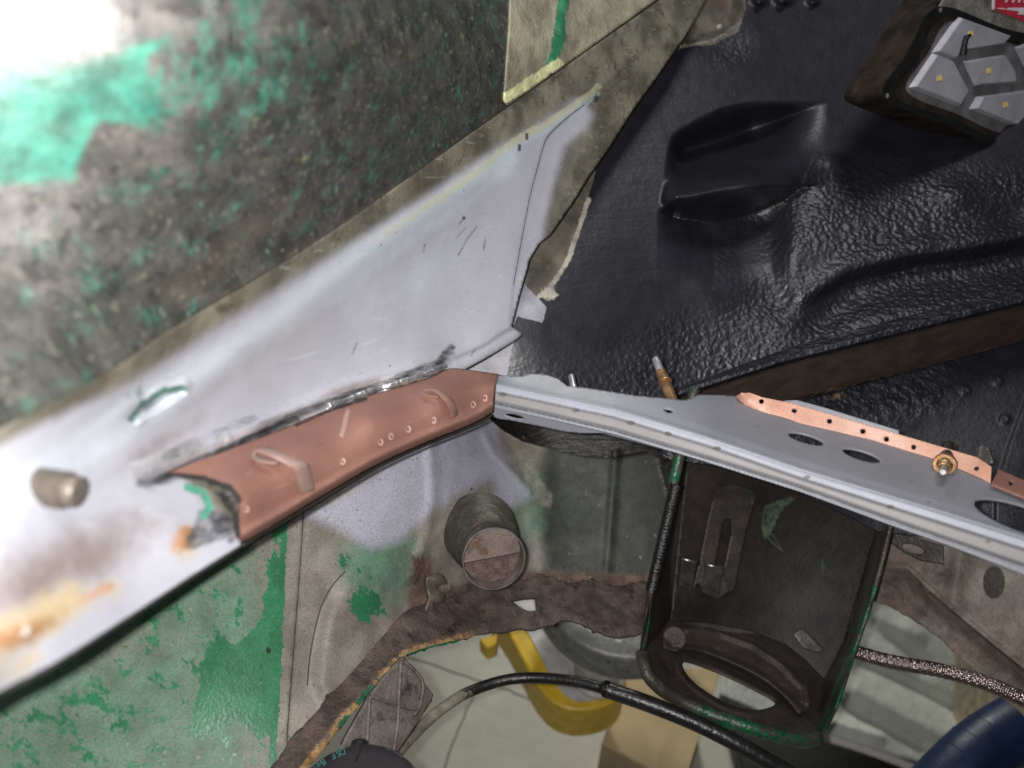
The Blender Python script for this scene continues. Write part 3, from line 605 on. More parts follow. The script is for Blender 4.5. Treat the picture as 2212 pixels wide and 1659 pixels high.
# ledge and lower plate
LR = [[(1440, 848, .604), (1690, 756, .602), (1814, 720, .600), (2212, 620, .593), (2360, 583, .59)],
      [(1440, 852, .598), (1690, 775, .594), (1814, 741, .592), (2212, 640, .585), (2360, 604, .58)],
      [(1440, 864, .598), (1690, 784, .594), (1814, 753, .592), (2212, 654, .585), (2360, 618, .58)],
      [(1440, 930, .640), (1690, 868, .640), (1814, 836, .640), (2212, 720, .634), (2360, 678, .63)],
      [(1440, 955, .655), (1690, 890, .655), (1814, 846, .655), (2212, 738, .650), (2360, 700, .645)]]
DD = [(2010, 862), (2085, 843), (2155, 822), (2170, 905), (2236, 865), (2236, 930)]
def grid_loft(name, rows, nu, m_, parent, thick, masks={}, sub=8):
    R = [sm(r, nu) for r in rows]; n = len(R[0]); Q = []
    for i in range(len(R) - 1):
        for t in np.arange(sub) / sub: Q.append(R[i] * (1 - t) + R[i + 1] * t)
    Q.append(R[-1]); Q = np.array(Q); px, py, d = Q[..., 0], Q[..., 1], Q[..., 2]
    V = P(px, py, d).reshape(-1, 3); k = len(Q)
    Fc = [(i * n + j, (i + 1) * n + j, (i + 1) * n + j + 1, i * n + j + 1) for i in range(k - 1) for j in range(n - 1)]
    o = link(name, V, Fc, m_, parent)
    for a, f in masks.items(): attr(o, a, np.clip(f(px, py), 0, 1))
    solid(o, thick); m = o.modifiers.new('split', 'EDGE_SPLIT'); m.split_angle = math.radians(50)
    return o
BRB = [(1440, 866), (1690, 786), (1814, 755), (2212, 656), (2360, 620)]
yb = lambda x: np.interp(x, [p[0] for p in BRB], [p[1] for p in BRB])
grid_loft('ledge', LR, 30, m_ledge, body, .0015, dict(dusty=lambda x, y: ss(y - yb(x), 0, 6) * (1 - ss(y - yb(x), 70, 95)), rough=lambda x, y: 1 - ss(y - yb(x), -6, 2),
    rust=lambda x, y: .6 * ss(y - yb(x), 60, 84)))
dLs = tps([(1440, 940, .648), (1814, 850, .648), (2240, 745, .642), (2360, 700, .64), (1700, 1000, .63), (2212, 1000, .60), (2360, 1050, .59), (1900, 1150, .62)])
SEAM = [(2240, 740), (2243, 770), (2232, 790), (2226, 830), (2205, 890), (2178, 965), (2150, 1060)]
def dL(x, y):
    d = dLs(x, y)
    for a, b in DD:
        r = np.hypot(x - a, (y - b) * 1.2); d = d - .0025 * (1 - ss(r, 9, 14)) + .0012 * np.exp(-(r / 6) ** 2)
    sx = np.interp(y, [p[1] for p in SEAM], [p[0] for p in SEAM]); d = d - .002 * ss(x, sx - 2, sx + 2)
    return d
sheet('lower_plate', [(1430, 935), (1690, 876), (1814, 842), (2212, 735), (2370, 690), (2370, 1200), (1900, 1150), (1640, 1020), (1430, 990)], dL, m_ledge, body, 4, .0015,
      dict(rough=lambda x, y: np.clip(.10 + .9 * (1 - ss(y + .27 * x, 1405, 1470)) * (1 - ss(x, 2000, 2130)) + .3 * blob(1750, 900, 120, 50)(x, y), 0, 1), dusty=lambda x, y: 0 * x, rust=lambda x, y: .9 * blob(1805, 857, 26, 9, -15)(x, y)))
seam('plate_seam', SEAM, dL, .0006, m_darkm, body)
# side panel below the rail
dGs = tps([(-150, 1560, .355), (-150, 1740, .345), (200, 1360, .405), (200, 1650, .40), (515, 1130, .465), (480, 1400, .45), (500, 1720, .425), (655, 1060, .495), (640, 1350, .478), (640, 1650, .445), (800, 980, .515), (780, 1250, .51), (760, 1500, .485), (930, 900, .55), (900, 1120, .545), (860, 1330, .535), (1010, 900, .595), (1000, 1050, .595), (1010, 1250, .600), (1090, 900, .655), (1120, 1050, .655), (1140, 1250, .640), (1300, 900, .67), (1300, 1100, .67), (1300, 1270, .65), (1450, 900, .675), (1450, 1280, .655)])
SM_ = [(660, 1040), (655, 1110), (645, 1260), (630, 1450), (620, 1590), (614, 1740)]
ARC = [(745, 1235), (718, 1265), (694, 1310), (678, 1370), (668, 1430), (664, 1480)]
ARCA = ARC + [(700, 1560), (800, 1450), (900, 1330), (840, 1240)]
BDL = [(1052, 1000), (1076, 982), (1100, 1005), (1130, 1040), (1150, 1062)]
def dG(x, y):
    d = dGs(x, y)
    sx = np.interp(y, [p[1] for p in SM_], [p[0] for p in SM_]); d = d + .0018 * ss(x, sx - 2, sx + 2)
    d = d - .006 * ss(sdist(x, y, ARCA), -3, 40) * (1 - ss(x, 700, 900))
    d = d - .003 * np.exp(-(dseg(x, y, [(1048, 940), (1070, 985), (1110, 1020), (1145, 1062)]) / 9) ** 2)
    d = d - .010 * np.exp(-(((x - 985) / 75) ** 2 + ((y - 1085) / 80) ** 2))
    d = d - .004 * np.exp(-(dseg(x, y, [(930, 960), (935, 1080), (900, 1230)]) / 14) ** 2)
    d = d - .0025 * np.exp(-(dseg(x, y, [(1330, 980), (1310, 1250)]) / 10) ** 2)
    d = d + .004 * np.exp(-(dseg(x, y, [(1120, 1120), (1165, 1260), (1260, 1290)]) / 22) ** 2)
    return d
polyG = [(-170, 1470), (0, 1395), (300, 1235), (515, 1085), (700, 985), (900, 885), (1000, 850), (1070, 832), (1250, 868), (1440, 900), (1478, 930), (1474, 985), (1443, 1130), (1414, 1275), (1404, 1312), (1260, 1300), (1160, 1285), (1000, 1290), (900, 1350), (820, 1440), (700, 1580), (620, 1700), (560, 1745), (-170, 1745)]
GRNP = [(430, 1430), (470, 1370), (520, 1380), (560, 1330), (580, 1200), (595, 1090), (612, 1110), (605, 1260), (608, 1380), (600, 1590), (560, 1600), (500, 1560), (455, 1590), (400, 1600), (420, 1480)]
GRYP = [(640, 1110), (720, 1080), (800, 1030), (880, 960), (950, 860), (1090, 850), (1080, 960), (1110, 1010), (1150, 1075), (1090, 1110), (1060, 1040), (1010, 1060), (930, 1110), (870, 1170), (800, 1190), (740, 1150)]
BLKP = [(1045, 850), (1060, 908), (1085, 930), (1130, 955), (1180, 968), (1260, 985), (1330, 990), (1400, 978), (1418, 990), (1430, 1040), (1446, 1090), (1470, 1090), (1480, 900), (1250, 860)]  # brushed black paint; right end paints in the dark gap beside the box
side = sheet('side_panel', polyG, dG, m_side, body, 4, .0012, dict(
    green=mx(area(GRNP, 30), lambda x, y: .62 * blob(735, 1195, 60, 50, 50)(x, y), lambda x, y: .85 * blob(792, 1310, 55, 55)(x, y), lambda x, y: .5 * ss(y, 1150, 1250) * (1 - ss(x, 560, 700)), lambda x, y: .40 * blob(760, 1250, 120, 110)(x, y), lambda x, y: .75 * blob(1222, 1228, 22, 14)(x, y), lambda x, y: .85 * (1 - ss(np.abs(x - 606 + .05 * (y - 1300)), 4, 16)) * (y > 1080), lambda x, y: .55 * blob(675, 1480, 22, 70)(x, y)),
    greenish=mx(lambda x, y: 1.0 * blob(820, 1220, 110, 110)(x, y), lambda x, y: .8 * (1 - ss(x, 500, 680)), lambda x, y: .9 * blob(1220, 1090, 170, 120)(x, y)),
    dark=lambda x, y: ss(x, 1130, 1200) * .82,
    grey=area(GRYP, 46), pale=mx(lambda x, y: .9 * band([(1130, 985), (1150, 1040), (1180, 1080)], 16, 20)(x, y), lambda x, y: .95 * band([(905, 1190), (930, 1150), (985, 1100), (1030, 1080)], 14, 22)(x, y), lambda x, y: .8 * blob(1075, 1100, 14, 12)(x, y)),
    rust=mx(lambda x, y: 1.0 * area([(700, 1560), (800, 1450), (880, 1320), (880, 1190), (930, 1200), (960, 1270), (1150, 1230), (1420, 1240), (1420, 1320), (1000, 1320), (800, 1500), (640, 1720), (600, 1700)], 30)(x, y), lambda x, y: .7 * blob(900, 1260, 40, 80)(x, y)),
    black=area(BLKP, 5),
    line=lambda x, y: np.maximum.reduce([1.0 * (np.hypot((x - 1043), (y - 1071) * .9) < 6), 1 - ss(dseg(x, y, [(1020, 1055), (1018, 1058)]), 1, 3), .9 * blob(653, 1480 - 20, 9, 9)(x, y) * 0, 1.0 * blob(580, 1485 - 80, 7, 9)(x, y)])))
seam('panel_seam', SM_, dG, .00045, m_darkm, side); seam('pressed_edge', ARC, dG, .00045, m_darkm, side)
# rusted bracket stub beside the duct
sheet('broken_bracket', ragged([(922, 1250), (945, 1238), (962, 1248), (966, 1262), (950, 1262), (944, 1274), (962, 1284), (958, 1300), (940, 1304), (930, 1330), (920, 1322), (926, 1290)], 1.5, 4, 3), lambda x, y: dG(x, y) - .006 - .006 * np.exp(-(((x - 946) / 16) ** 2 + ((y - 1252) / 14) ** 2)) - .005 * np.exp(-(((x - 944) / 16) ** 2 + ((y - 1292) / 14) ** 2)), m_stud, body, 2.5, .003)
# duct stub
mo = P(1067, 1207, .515); ba = P(1046, 1167, .558); ax = mo - ba; Ld = np.linalg.norm(ax); axn = ax / Ld; R0 = .0223
duct = lathe('duct', ba, ax, [(-.03, R0 * 1.35), (0, R0 * 1.2), (.02, R0 * 1.04), (Ld * .5, R0), (Ld, R0)], m_duct, body, 56)
lathe('duct_rim', ba, ax, [(Ld - .001, R0 + .0001), (Ld + .0006, R0 + .0001), (Ld + .0006, R0 - .0007), (Ld - .001, R0 - .0007)], m_rim, duct, 56)
lathe('duct_lining', ba, ax, [(Ld - .0005, R0 - .0007), (Ld * .66, R0 - .0007), (Ld * .66, 0)], m_ductin, duct, 56)
vdn = A(0, 0, -1); vdn = vdn - axn * (vdn @ axn); vdn /= np.linalg.norm(vdn); vs = np.cross(axn, vdn)
gp = []
for a_ in np.linspace(-1.38, 1.38, 17): gp.append((R0 - .0011) * (math.cos(a_) * vdn + math.sin(a_) * vs))
gp = [g - axn * 0 for g in gp]
prism('duct_grit', [ba + axn * (Ld * .66 + .0025) + g for g in gp], -axn * .003, m_ductdirt, duct)
# rusted lower ledge
dIs = tps([(1410, 1265, .650), (1410, 1360, .615), (1250, 1255, .636), (1250, 1345, .60), (1000, 1255, .60), (1000, 1385, .555), (830, 1330, .535), (880, 1420, .515), (690, 1625, .43), (560, 1690, .415), (720, 1480, .478), (800, 1500, .478)])
LED = [(1408, 1360), (1340, 1374), (1290, 1364), (1265, 1352), (1222, 1340), (1180, 1353), (1100, 1362), (1040, 1370), (985, 1386), (930, 1400), (880, 1417), (850, 1446), (790, 1508), (740, 1566), (690, 1628), (640, 1690)]
def dI(x, y):
    e = dseg(x, y, LED)
    return dIs(x, y) - .0022 * np.exp(-((e - 14) / 12) ** 2) - .006 * np.exp(-(((x - 905) / 60) ** 2 + ((y - 1330) / 40) ** 2)) - .003 * np.exp(-(np.hypot(x - 838, y - 1448) / 12) ** 2) - .004 * np.exp(-(np.hypot(x - 664, y - 1640) / 14) ** 2)
polyI = [(830, 1330), (880, 1285), (960, 1262), (1130, 1245), (1280, 1255), (1414, 1262)] + LED + [(560, 1695), (640, 1585), (720, 1480), (780, 1395)]
HOL = [(1105, 1297), (1130, 1292), (1157, 1290), (1159, 1318), (1141, 1320), (1123, 1311)]
top_i = [(830, 1330), (852, 1318), (880, 1285), (905, 1282), (930, 1262), (962, 1268), (990, 1252), (1040, 1262), (1085, 1246), (1130, 1252), (1175, 1240), (1230, 1258), (1280, 1250), (1330, 1266), (1375, 1256), (1414, 1266)]
low_i = LED + [(560, 1695), (600, 1640), (632, 1590), (690, 1530), (716, 1478), (760, 1430), (782, 1388), (815, 1362)]
r_i = np.random.RandomState(4); tq, lq = sm(top_i, 7), sm(low_i, 6)
sheet('rusty_sill', np.vstack([tq + r_i.uniform(-4, 4, tq.shape), lq + r_i.uniform(-1.6, 1.6, lq.shape)]), dI, m_rust, body, 3, .003, dict(edge=lambda x, y: (1 - ss(dseg(x, y, LED), 6, 30)) * ss(-x, -1120, -960), green=lambda x, y: np.maximum.reduce([.95 * blob(790, 1500, 12, 40, 40)(x, y), .9 * blob(745, 1560, 14, 26, 40)(x, y), .9 * band([(880, 1417), (930, 1400), (990, 1386)], 5, 4)(x, y)])), holes=[HOL], label='rust eaten lower edge of the body')
# right inner panel
dVs = tps([(1850, 1060, .675), (1880, 1290, .665), (2000, 1357, .63), (2212, 1250, .59), (2212, 1545, .55), (2360, 1200, .57), (2360, 1650, .52), (2100, 1445, .60)])
CRS = [(1960, 1230), (2009, 1279), (2080, 1340), (2150, 1398), (2212, 1448), (2360, 1570)]
def dV(x, y):
    yc = np.interp(x, [p[0] for p in CRS], [p[1] for p in CRS]); d = dVs(x, y)
    return d + .012 * ss(y, yc - 4, yc + 40) - .004 * np.exp(-((y - yc + 6) / 8) ** 2) + .006 * np.exp(-(dseg(x, y, [(2075, 1200), (2060, 1300)]) / 20) ** 2)
sheet('right_panel', ragged([(1945, 1040), (2360, 1120), (2360, 1660), (2212, 1548), (2150, 1492), (2100, 1447), (2050, 1400), (2000, 1358), (1960, 1332), (1915, 1308), (1882, 1291), (1900, 1215), (1922, 1140)], 2, 5, 9), dV, m_side, body, 4, .0015, dict(
    rust=lambda x, y: .40 + .3 * blob(1960, 1270, 90, 90)(x, y) + .2 * ss(y, 1300, 1420), green=lambda x, y: .15 + 0 * x, grey=lambda x, y: 0 * x, greenish=lambda x, y: .45 * blob(2180, 1200, 80, 60)(x, y), dark=lambda x, y: .0 * x, pale=lambda x, y: .35 * blob(2100, 1230, 60, 40)(x, y), black=lambda x, y: 0 * x,
    line=lambda x, y: np.maximum(.8 * ss(1.1 * blob(2147, 1258, 26, 38)(x, y), .3, .5) * .8, 0 * x)), label='stained bare metal panel at the right')
seam('panel_crease', [q for q in CRS if q[0] > 2000], dV, .0007, m_darkm, body)
bp = [(1918, 1147), (1975, 1160), (2038, 1180), (2040, 1221), (1990, 1212), (1955, 1196), (1922, 1172)]
dbp = lambda x, y: dV(x, y) - .004
sheet('slotted_bracket', bp, dbp, m_clip, body, 3, .0015, {}, holes=[ellipse(1972, 1186, 25, 9, 16)])

# ------------------------------------------------------------------ cross panel
cross = thing('cross_panel', P(1500, 900, .47), 'long grey cross panel with slotted web and copper edge, pinned across the bay', 'panel')
CT = [(1071, 812), (1078, 810), (1126, 813), (1145, 807), (1180, 809), (1206, 818), (1225, 833), (1276, 839), (1372, 854), (1478, 864), (1487, 862), (1511, 852), (1587, 854), (1607, 872), (1647, 888), (1727, 912), (1887, 950), (2015, 988), (2139, 1042), (2212, 1072), (2360, 1140)]
CF = [(1071, 829), (1200, 857), (1327, 884), (1527, 944), (1727, 1012), (1927, 1072), (2047, 1108), (2212, 1160), (2360, 1207)]
CB = [(1070, 847), (1200, 874), (1327, 902), (1527, 963), (1727, 1033), (1927, 1097), (2047, 1135), (2212, 1188), (2360, 1238)]
CP = [(1066, 866), (1200, 896), (1327, 926), (1527, 986), (1727, 1049), (1927, 1120), (2047, 1162), (2212, 1219), (2360, 1270)]
CE = [(1068, 881), (1200, 908), (1327, 937), (1527, 997), (1727, 1061), (1927, 1136), (2047, 1178), (2212, 1242), (2360, 1298)]
# depth along the panel: the front edge runs nearer towards the right
dep = lambda x: 1 / np.interp(x, [1066, 1327, 1727, 2212, 2360], [1 / .492, 1 / .462, 1 / .418, 1 / .368, 1 / .354])
fx = lambda L_: (np.array([p[0] for p in L_], float), np.array([p[1] for p in L_], float))
def lined(L_): a, b = fx(L_); return lambda x: np.interp(x, a, b)
yF, yB, yP, yE = lined(CF), lined(CB), lined(CP), lined(CE)
def dC(x, y):
    d0 = dep(x); t = (yF(x) - y)                       # px above the fold
    wb = d0 + .00052 * np.clip(t, 0, None) * (d0 / .42)        # the web runs back from the fold
    s1 = d0 - .0012 * ss(y, yF(x) - 3, yF(x) + 4)
    s2 = .0022 * ss(y, yB(x) - 2, yB(x) + 2) + .0022 * ss(y, yP(x) - 2, yP(x) + 2)
    bead = -.0014 * np.exp(-((t - 2) / 5) ** 2)
    g = .0012 * np.exp(-((y - (yP(x) + 6)) / 2.5) ** 2)
    return np.where(t > 0, wb, s1 + s2 + g) + bead
SPT = [(1086, 852), (1244, 887), (1362, 914), (1443, 937), (1549, 968), (1743, 1031), (1923, 1095), (2135, 1170)]
polyC = [tuple(q) for q in CT] + [tuple(q) for q in CE[::-1]]
H1, H2, H3, H4 = ellipse(1741, 948, 40, 9, 16), ellipse(1861, 984, 43, 9.5, 17), ellipse(1444, 887, 10, 4, 12), ellipse(2218, 1124, 120, 27, 19)
SMG = [(2060, 1087), (1735, 905), (2005, 1085), (2030, 1080), (1853, 958), (1970, 1040), (1640, 920)]
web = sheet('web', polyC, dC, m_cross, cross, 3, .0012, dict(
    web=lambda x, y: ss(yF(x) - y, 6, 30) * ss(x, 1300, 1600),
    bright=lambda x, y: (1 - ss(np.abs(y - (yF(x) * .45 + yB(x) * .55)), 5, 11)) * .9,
    plug=lambda x, y: ss(y, yB(x) - 1, yB(x) + 2) * (1 - ss(y, yP(x) - 2, yP(x) + 2)),
    spot=lambda x, y: np.maximum.reduce([.9 * np.exp(-(((x - a) / 11) ** 2 + ((y - b) / 6) ** 2)) for a, b in SPT]),
    line=lambda x, y: np.maximum.reduce([.8 * (1 - ss(np.abs(y - yP(x) - 5), 1, 4)), .5 * (1 - ss(np.abs(y - yF(x) + 1), 1, 3)), .55 * (1 - ss(np.abs(y - yB(x)), .6, 2.5))]),
    smudge=lambda x, y: np.maximum.reduce([.8 * np.exp(-(((x - a) / 14) ** 2 + ((y - b) / 6) ** 2)) for a, b in SMG])), holes=[H1, H2, H3, H4])
# lower flange under the rail end
dU = lambda x, y: dep(x) + .008 + .00025 * np.clip(y - yP(x), -10, 80)
sheet('lower_flange', [(1058, 868), (1120, 880), (1250, 900), (1500, 975), (1500, 990), (1300, 936), (1275, 936), (1250, 936), (1215, 932), (1170, 922), (1130, 914), (1100, 908), (1075, 905), (1058, 896)], dU, m_cross, cross, 3, .0012, dict(web=lambda x, y: .2 + 0 * x, bright=lambda x, y: 0 * x, plug=lambda x, y: 0 * x, spot=lambda x, y: 0 * x, line=lambda x, y: 0 * x, smudge=lambda x, y: 0 * x), holes=[ellipse(1111, 900, 20, 4, 12)])
# copper strip standing up from the back edge
CS1 = [(1587, 857), (1607, 875), (1647, 891), (1727, 915), (1887, 953), (2015, 991), (2139, 1045)]
CS2 = [(2141, 1008), (2111, 988), (1935, 936), (1867, 916), (1707, 870), (1647, 858), (1619, 848), (1600, 850)]
dCS = tps([(x, y, dC(A(x), A(y - 3))[0] - .001) for x, y in CS1] + [(x, y, dC(A(x), A(y + 30))[0] + .0) for x, y in CS2])
HS = [ellipse(a, b, 5.5, 5.2, 0, 14) for a, b in ((1645, 867), (1716, 887), (1792, 910), (1864, 932), (1915, 949), (1974, 966), (2109, 1012))]
strip = sheet('copper_strip', CS1 + CS2, dCS, m_copper2, cross, 2.5, .0012, {}, holes=HS)
CS3 = [(2141, 1046), (2158, 1012), (2212, 1036), (2360, 1100), (2360, 1150), (2212, 1075)]
dCT = tps([(x, y, dC(A(x), A(min(y + 20, 1140)))[0] + .003) for x, y in CS3])
sheet('copper_strip', CS3, dCT, m_copper, cross, 3, .0012, dict(scuff=lambda x, y: 0 * x, spot=lambda x, y: 0 * x, burn_dark=lambda x, y: 0 * x), holes=[ellipse(2184, 1043, 5, 5, 0, 14)])
sheet('corner_tab', [(2116, 960), (2135, 968), (2146, 1000), (2130, 1002), (2108, 990)], lambda x, y: dCS(x, y) + .004, m_clip2, cross, 3, .001)
sheet('back_lip', [(1690, 866), (1720, 864), (1780, 880), (1942, 930), (1942, 940), (1860, 925), (1700, 880)], lambda x, y: dCS(x, y) + .003, m_cross, cross, 3, .001, dict(web=lambda x, y: .6 + 0 * x, bright=lambda x, y: 0 * x, plug=lambda x, y: 0 * x, spot=lambda x, y: 0 * x, line=lambda x, y: 0 * x, smudge=lambda x, y: 0 * x))

# ------------------------------------------------------------------ sheet clamps
def cleco(p_tip, p_base, label, r=.0034, ring=True, tip=.35, brass=True):
    p0, p1 = np.array(p_tip), np.array(p_base); ax_ = p1 - p0; L_ = np.linalg.norm(ax_); a_ = ax_ / L_
    t = thing('sheet_clamp', p1, label, 'clamp', 'spring clamps pinning the cross panel')
    lathe('pin', p0, ax_, [(0, 0), (0, r * .62), (.0008, r * .74), (L_ * tip + .004, r * .74)], m_zinc, t, 20)
    if brass:
        lathe('barrel', p0, ax_, [(L_ * tip, r * .7), (L_ * tip, r * .93), (L_ * tip + .0008, r), (L_, r), (L_, 0)], m_brass, t, 24)
    if ring:
        lathe('collar', p0, ax_, [(L_ * .52, r), (L_ * .52, r * 1.22), (L_ * .53, r * 1.27), (L_ * .545, r * 1.22), (L_ * .545, r)], m_brass, t, 24)
    return t
cleco(P(1416, 775, .512), P(1455, 872, .484), 'brass clamp with silver pin standing tall behind the grey panel', .0038, True, .30)
cleco(P(1234, 812, .52), P(1246, 870, .495), 'short silver pin poking up behind the panel near the rail end', .0031, False, .55)
pc = P(2043, 992, dCS(A(2043), A(992))[0] - .001); pt = P(2037, 1020, dCS(A(2043), A(992))[0] - .030)
t3 = thing('sheet_clamp', pc, 'brass clamp with dark spring pointing at the viewer through the copper strip', 'clamp', 'spring clamps pinning the cross panel')
ax3 = pt - pc; L3 = np.linalg.norm(ax3)
lathe('barrel', pc, ax3, [(-.004, .0044), (L3 * .42, .0044), (L3 * .42, .0042)], m_darkm, t3, 28)
lathe('collar', pc, ax3, [(L3 * .34, .0044), (L3 * .34, .0062), (L3 * .40, .0064), (L3 * .44, .0058), (L3 * .44, .0042)], m_brass, t3, 36)
hs = np.linspace(0, 5 * 2 * np.pi, 100); a3 = ax3 / L3; u3 = np.cross(a3, [0, 0, 1]); u3 /= np.linalg.norm(u3); v3 = np.cross(a3, u3)
tube('spring', [pc + a3 * (L3 * (.40 + .36 * q / hs[-1])) + .0031 * (math.cos(q) * u3 + math.sin(q) * v3) for q in hs], .0006, m_brass, t3, 6)
lathe('pin', pc, ax3, [(0, .0020), (L3 * .92, .0020), (L3, .0015), (L3, 0)], m_zinc, t3, 16)
lathe('nose', P(2046, 972, dCS(A(2043), A(980))[0] + .006), pc - P(2046, 972, dCS(A(2043), A(980))[0] + .006), [(-.006, 0), (-.006, .0032), (.012, .0042)], m_darkm, t3, 20)

# ------------------------------------------------------------------ work light
n_l = A(.45, -.27, .85); n_l /= np.linalg.norm(n_l); NL = RX * n_l[0] + UP * n_l[1] - FW * n_l[2]
p_l = P(1909, 208, .575)
def lp(pts, off=0.0): return [on_plane(x, y, p_l + NL * off, NL) for x, y in pts]
c8 = lambda pts: [(1770 + .2133 * x, .2133 * y) for x, y in pts]
lt = thing('work_light', p_l - NL * .03, 'grimy square work light with white reflector cells and red badge against the black panel', 'work light')
hs_ = sm([(1903, 206), (2020, 14), (2062, -70), (2330, -70), (2420, 60), (2330, 370), (2190, 331), (1916, 219)], 1, True)
prism('housing', lp([(1902, 203), (1908, 188), (2020, 14), (2070, -75), (2420, -75), (2420, 420), (2200, 334), (1920, 221), (1908, 214)]), -NL * .036, m_lampb, lt, .002)
prism('front_frame', lp([(2026, 14), (2075, -70), (2418, -70), (2418, 150), (2212, 82), (2150, 58)]), NL * .0012, m_lampg, lt, .0005)
FO = [(1910, 204), (1915, 190), (2018, 20), (2030, 14), (2048, 18), (2125, 46), (2140, 62), (2160, 66), (2178, 62), (2420, 150), (2420, 425), (2195, 331), (1918, 214)]
FI = [(1936, 205), (2037, 36), (2052, 36), (2300, 140), (2184, 308), (2174, 306)]
def ringslab(name, outer_, inner_, off, t, m_, parent):
    a = sm(outer_, 6, True); b = sm(inner_, 6, True); N_ = 96
    def res(q):
        q = np.vstack([q, q[:1]]); s = np.r_[0, np.cumsum(np.hypot(*np.diff(q[:, :2], axis=0).T))]
        u = np.linspace(0, s[-1], N_, endpoint=False); return np.c_[np.interp(u, s, q[:, 0]), np.interp(u, s, q[:, 1])]
    b = res(b); a0 = res(a); c = b.mean(0)
    ang = lambda q: np.arctan2(q[:, 1] - c[1], q[:, 0] - c[0])
    a2 = []
    for th in ang(b):
        d_ = A(math.cos(th), math.sin(th)); best = None
        for i in range(len(a)):
            p, q = a[i], a[(i + 1) % len(a)]; M_ = np.array([d_, p - q]).T
            if abs(np.linalg.det(M_)) < 1e-9: continue
            s, t_ = np.linalg.solve(M_, p - c)
            if s > 0 and -1e-6 <= t_ <= 1 + 1e-6 and (best is None or s > best): best = s
        a2.append(c + d_ * best)
    V = lp(a2, off) + lp(b, off) + lp(a2, off + t) + lp(b, off + t); n = N_; Fc = []
    for i in range(n):
        j = (i + 1) % n
        Fc += [(i, j, n + j, n + i), (2 * n + i, 3 * n + i, 3 * n + j, 2 * n + j), (i, 2 * n + i, 2 * n + j, j), (n + i, n + j, 3 * n + j, 3 * n + i)]
    o = link(name, V, Fc, m_, parent, False); bm = bmesh.new(); bm.from_mesh(o.data); bmesh.ops.recalc_face_normals(bm, faces=bm.faces); bm.to_mesh(o.data); bm.free()
    return o
FOs = [(1910, 206), (2022, 16), (2040, 14), (2420, 150), (2440, 420), (2190, 332), (1916, 214)]
ringslab('bezel', [(1908, 208), (1960, 116), (2024, 15), (2160, 58), (2330, 118), (2270, 250), (2196, 331), (2050, 270)], [(1934, 207), (1985, 120), (2038, 32), (2160, 78), (2306, 130), (2250, 220), (2184, 308), (2060, 257)], .0013, .0018, m_lampk, lt)
ringslab('reflector_rim', [(1934, 207), (1985, 120), (2038, 32), (2160, 78), (2306, 130), (2250, 220), (2184, 308), (2060, 257)], [(1958, 196), (2004, 116), (2052, 46), (2160, 86), (2286, 134), (2240, 210), (2176, 286), (2070, 247)], .0008, .0012, m_lampb, lt)
prism('reflector', lp([(1940, 204), (2040, 36), (2300, 132), (2182, 303)], .0004), NL * .0006, m_refl, lt)
CELLS = [c8([(1400, 195), (1885, 372), (1820, 445), (1390, 512), (1335, 590), (1168, 525)]), c8([(1150, 565), (1310, 630), (1460, 920), (1385, 1055), (935, 880)]), c8([(1480, 628), (1835, 572), (1930, 720), (1945, 830), (1585, 855)]),
         c8([(1555, 1100), (1620, 985), (2074, 925), (2260, 1000), (1975, 1265)]), c8([(1985, 490), (2090, 440), (2330, 540), (2270, 730), (2075, 665)])]
for cpoly in CELLS:
    cen = np.mean(cpoly, 0); big = [tuple(cen + (np.array(q) - cen) * 1.13) for q in cpoly]
    prism('reflector_cell', lp(big, .0009), NL * .0045, m_cell, lt, .0006, None, lp(cpoly, .0009))
for x, y in c8([(1525, 342), (1210, 790), (1712, 715), (1880, 1060), (2200, 560)]):
    prism('led_chip', lp([(x - 5, y - 4), (x + 5, y - 6), (x + 6, y + 5), (x - 4, y + 7)], .0053), NL * .0006, m_led, lt, .0002)
stk = sm([(2096, 76), (2088, 80), (2083, 98), (2080, 119)], 6)
tube('melted_stick', [on_plane(x, y, p_l + NL * .0085, NL) for x, y in stk], [.0012] * 6 + [.0022] * 8 + [.0027] * (len(stk) - 14), m_lampk, lt, 10)
for x, y in ((2031, 22), (1916, 207), (2188, 320)):
    lathe('bezel_screw', on_plane(x, y, p_l + NL * .0028, NL), NL, [(0, .0019), (.0006, .0017), (.0006, 0)], m_lampg, lt, 16)
bdg = prism('badge', lp([(2147, -12), (2146, 19), (2163, 28), (2216, 49), (2260, 66), (2260, -12)], .0013), NL * .0008, m_red, lt, .0002)
bord = [(2143.5, -12), (2142.5, 20), (2145, 21.5), (2146.4, 19), (2147.2, -12)]
prism('badge_border', lp(bord, .0014), NL * .0008, m_white, bdg)
prism('bolt_mark', lp([(2150, 18), (2166, 17), (2174, 20.8), (2178, 17), (2262, 16), (2262, 34), (2212, 32), (2198, 31), (2203, 25)], .0022), NL * .0002, m_white, bdg)
for x in (2171, 2186, 2199, 2211, 2224):
    prism('letter_stroke', lp([(x, 5.5), (x + 3.2, 5.5), (x + 9, -8), (x + 4, -8)], .0022), NL * .0002, m_white, bdg)

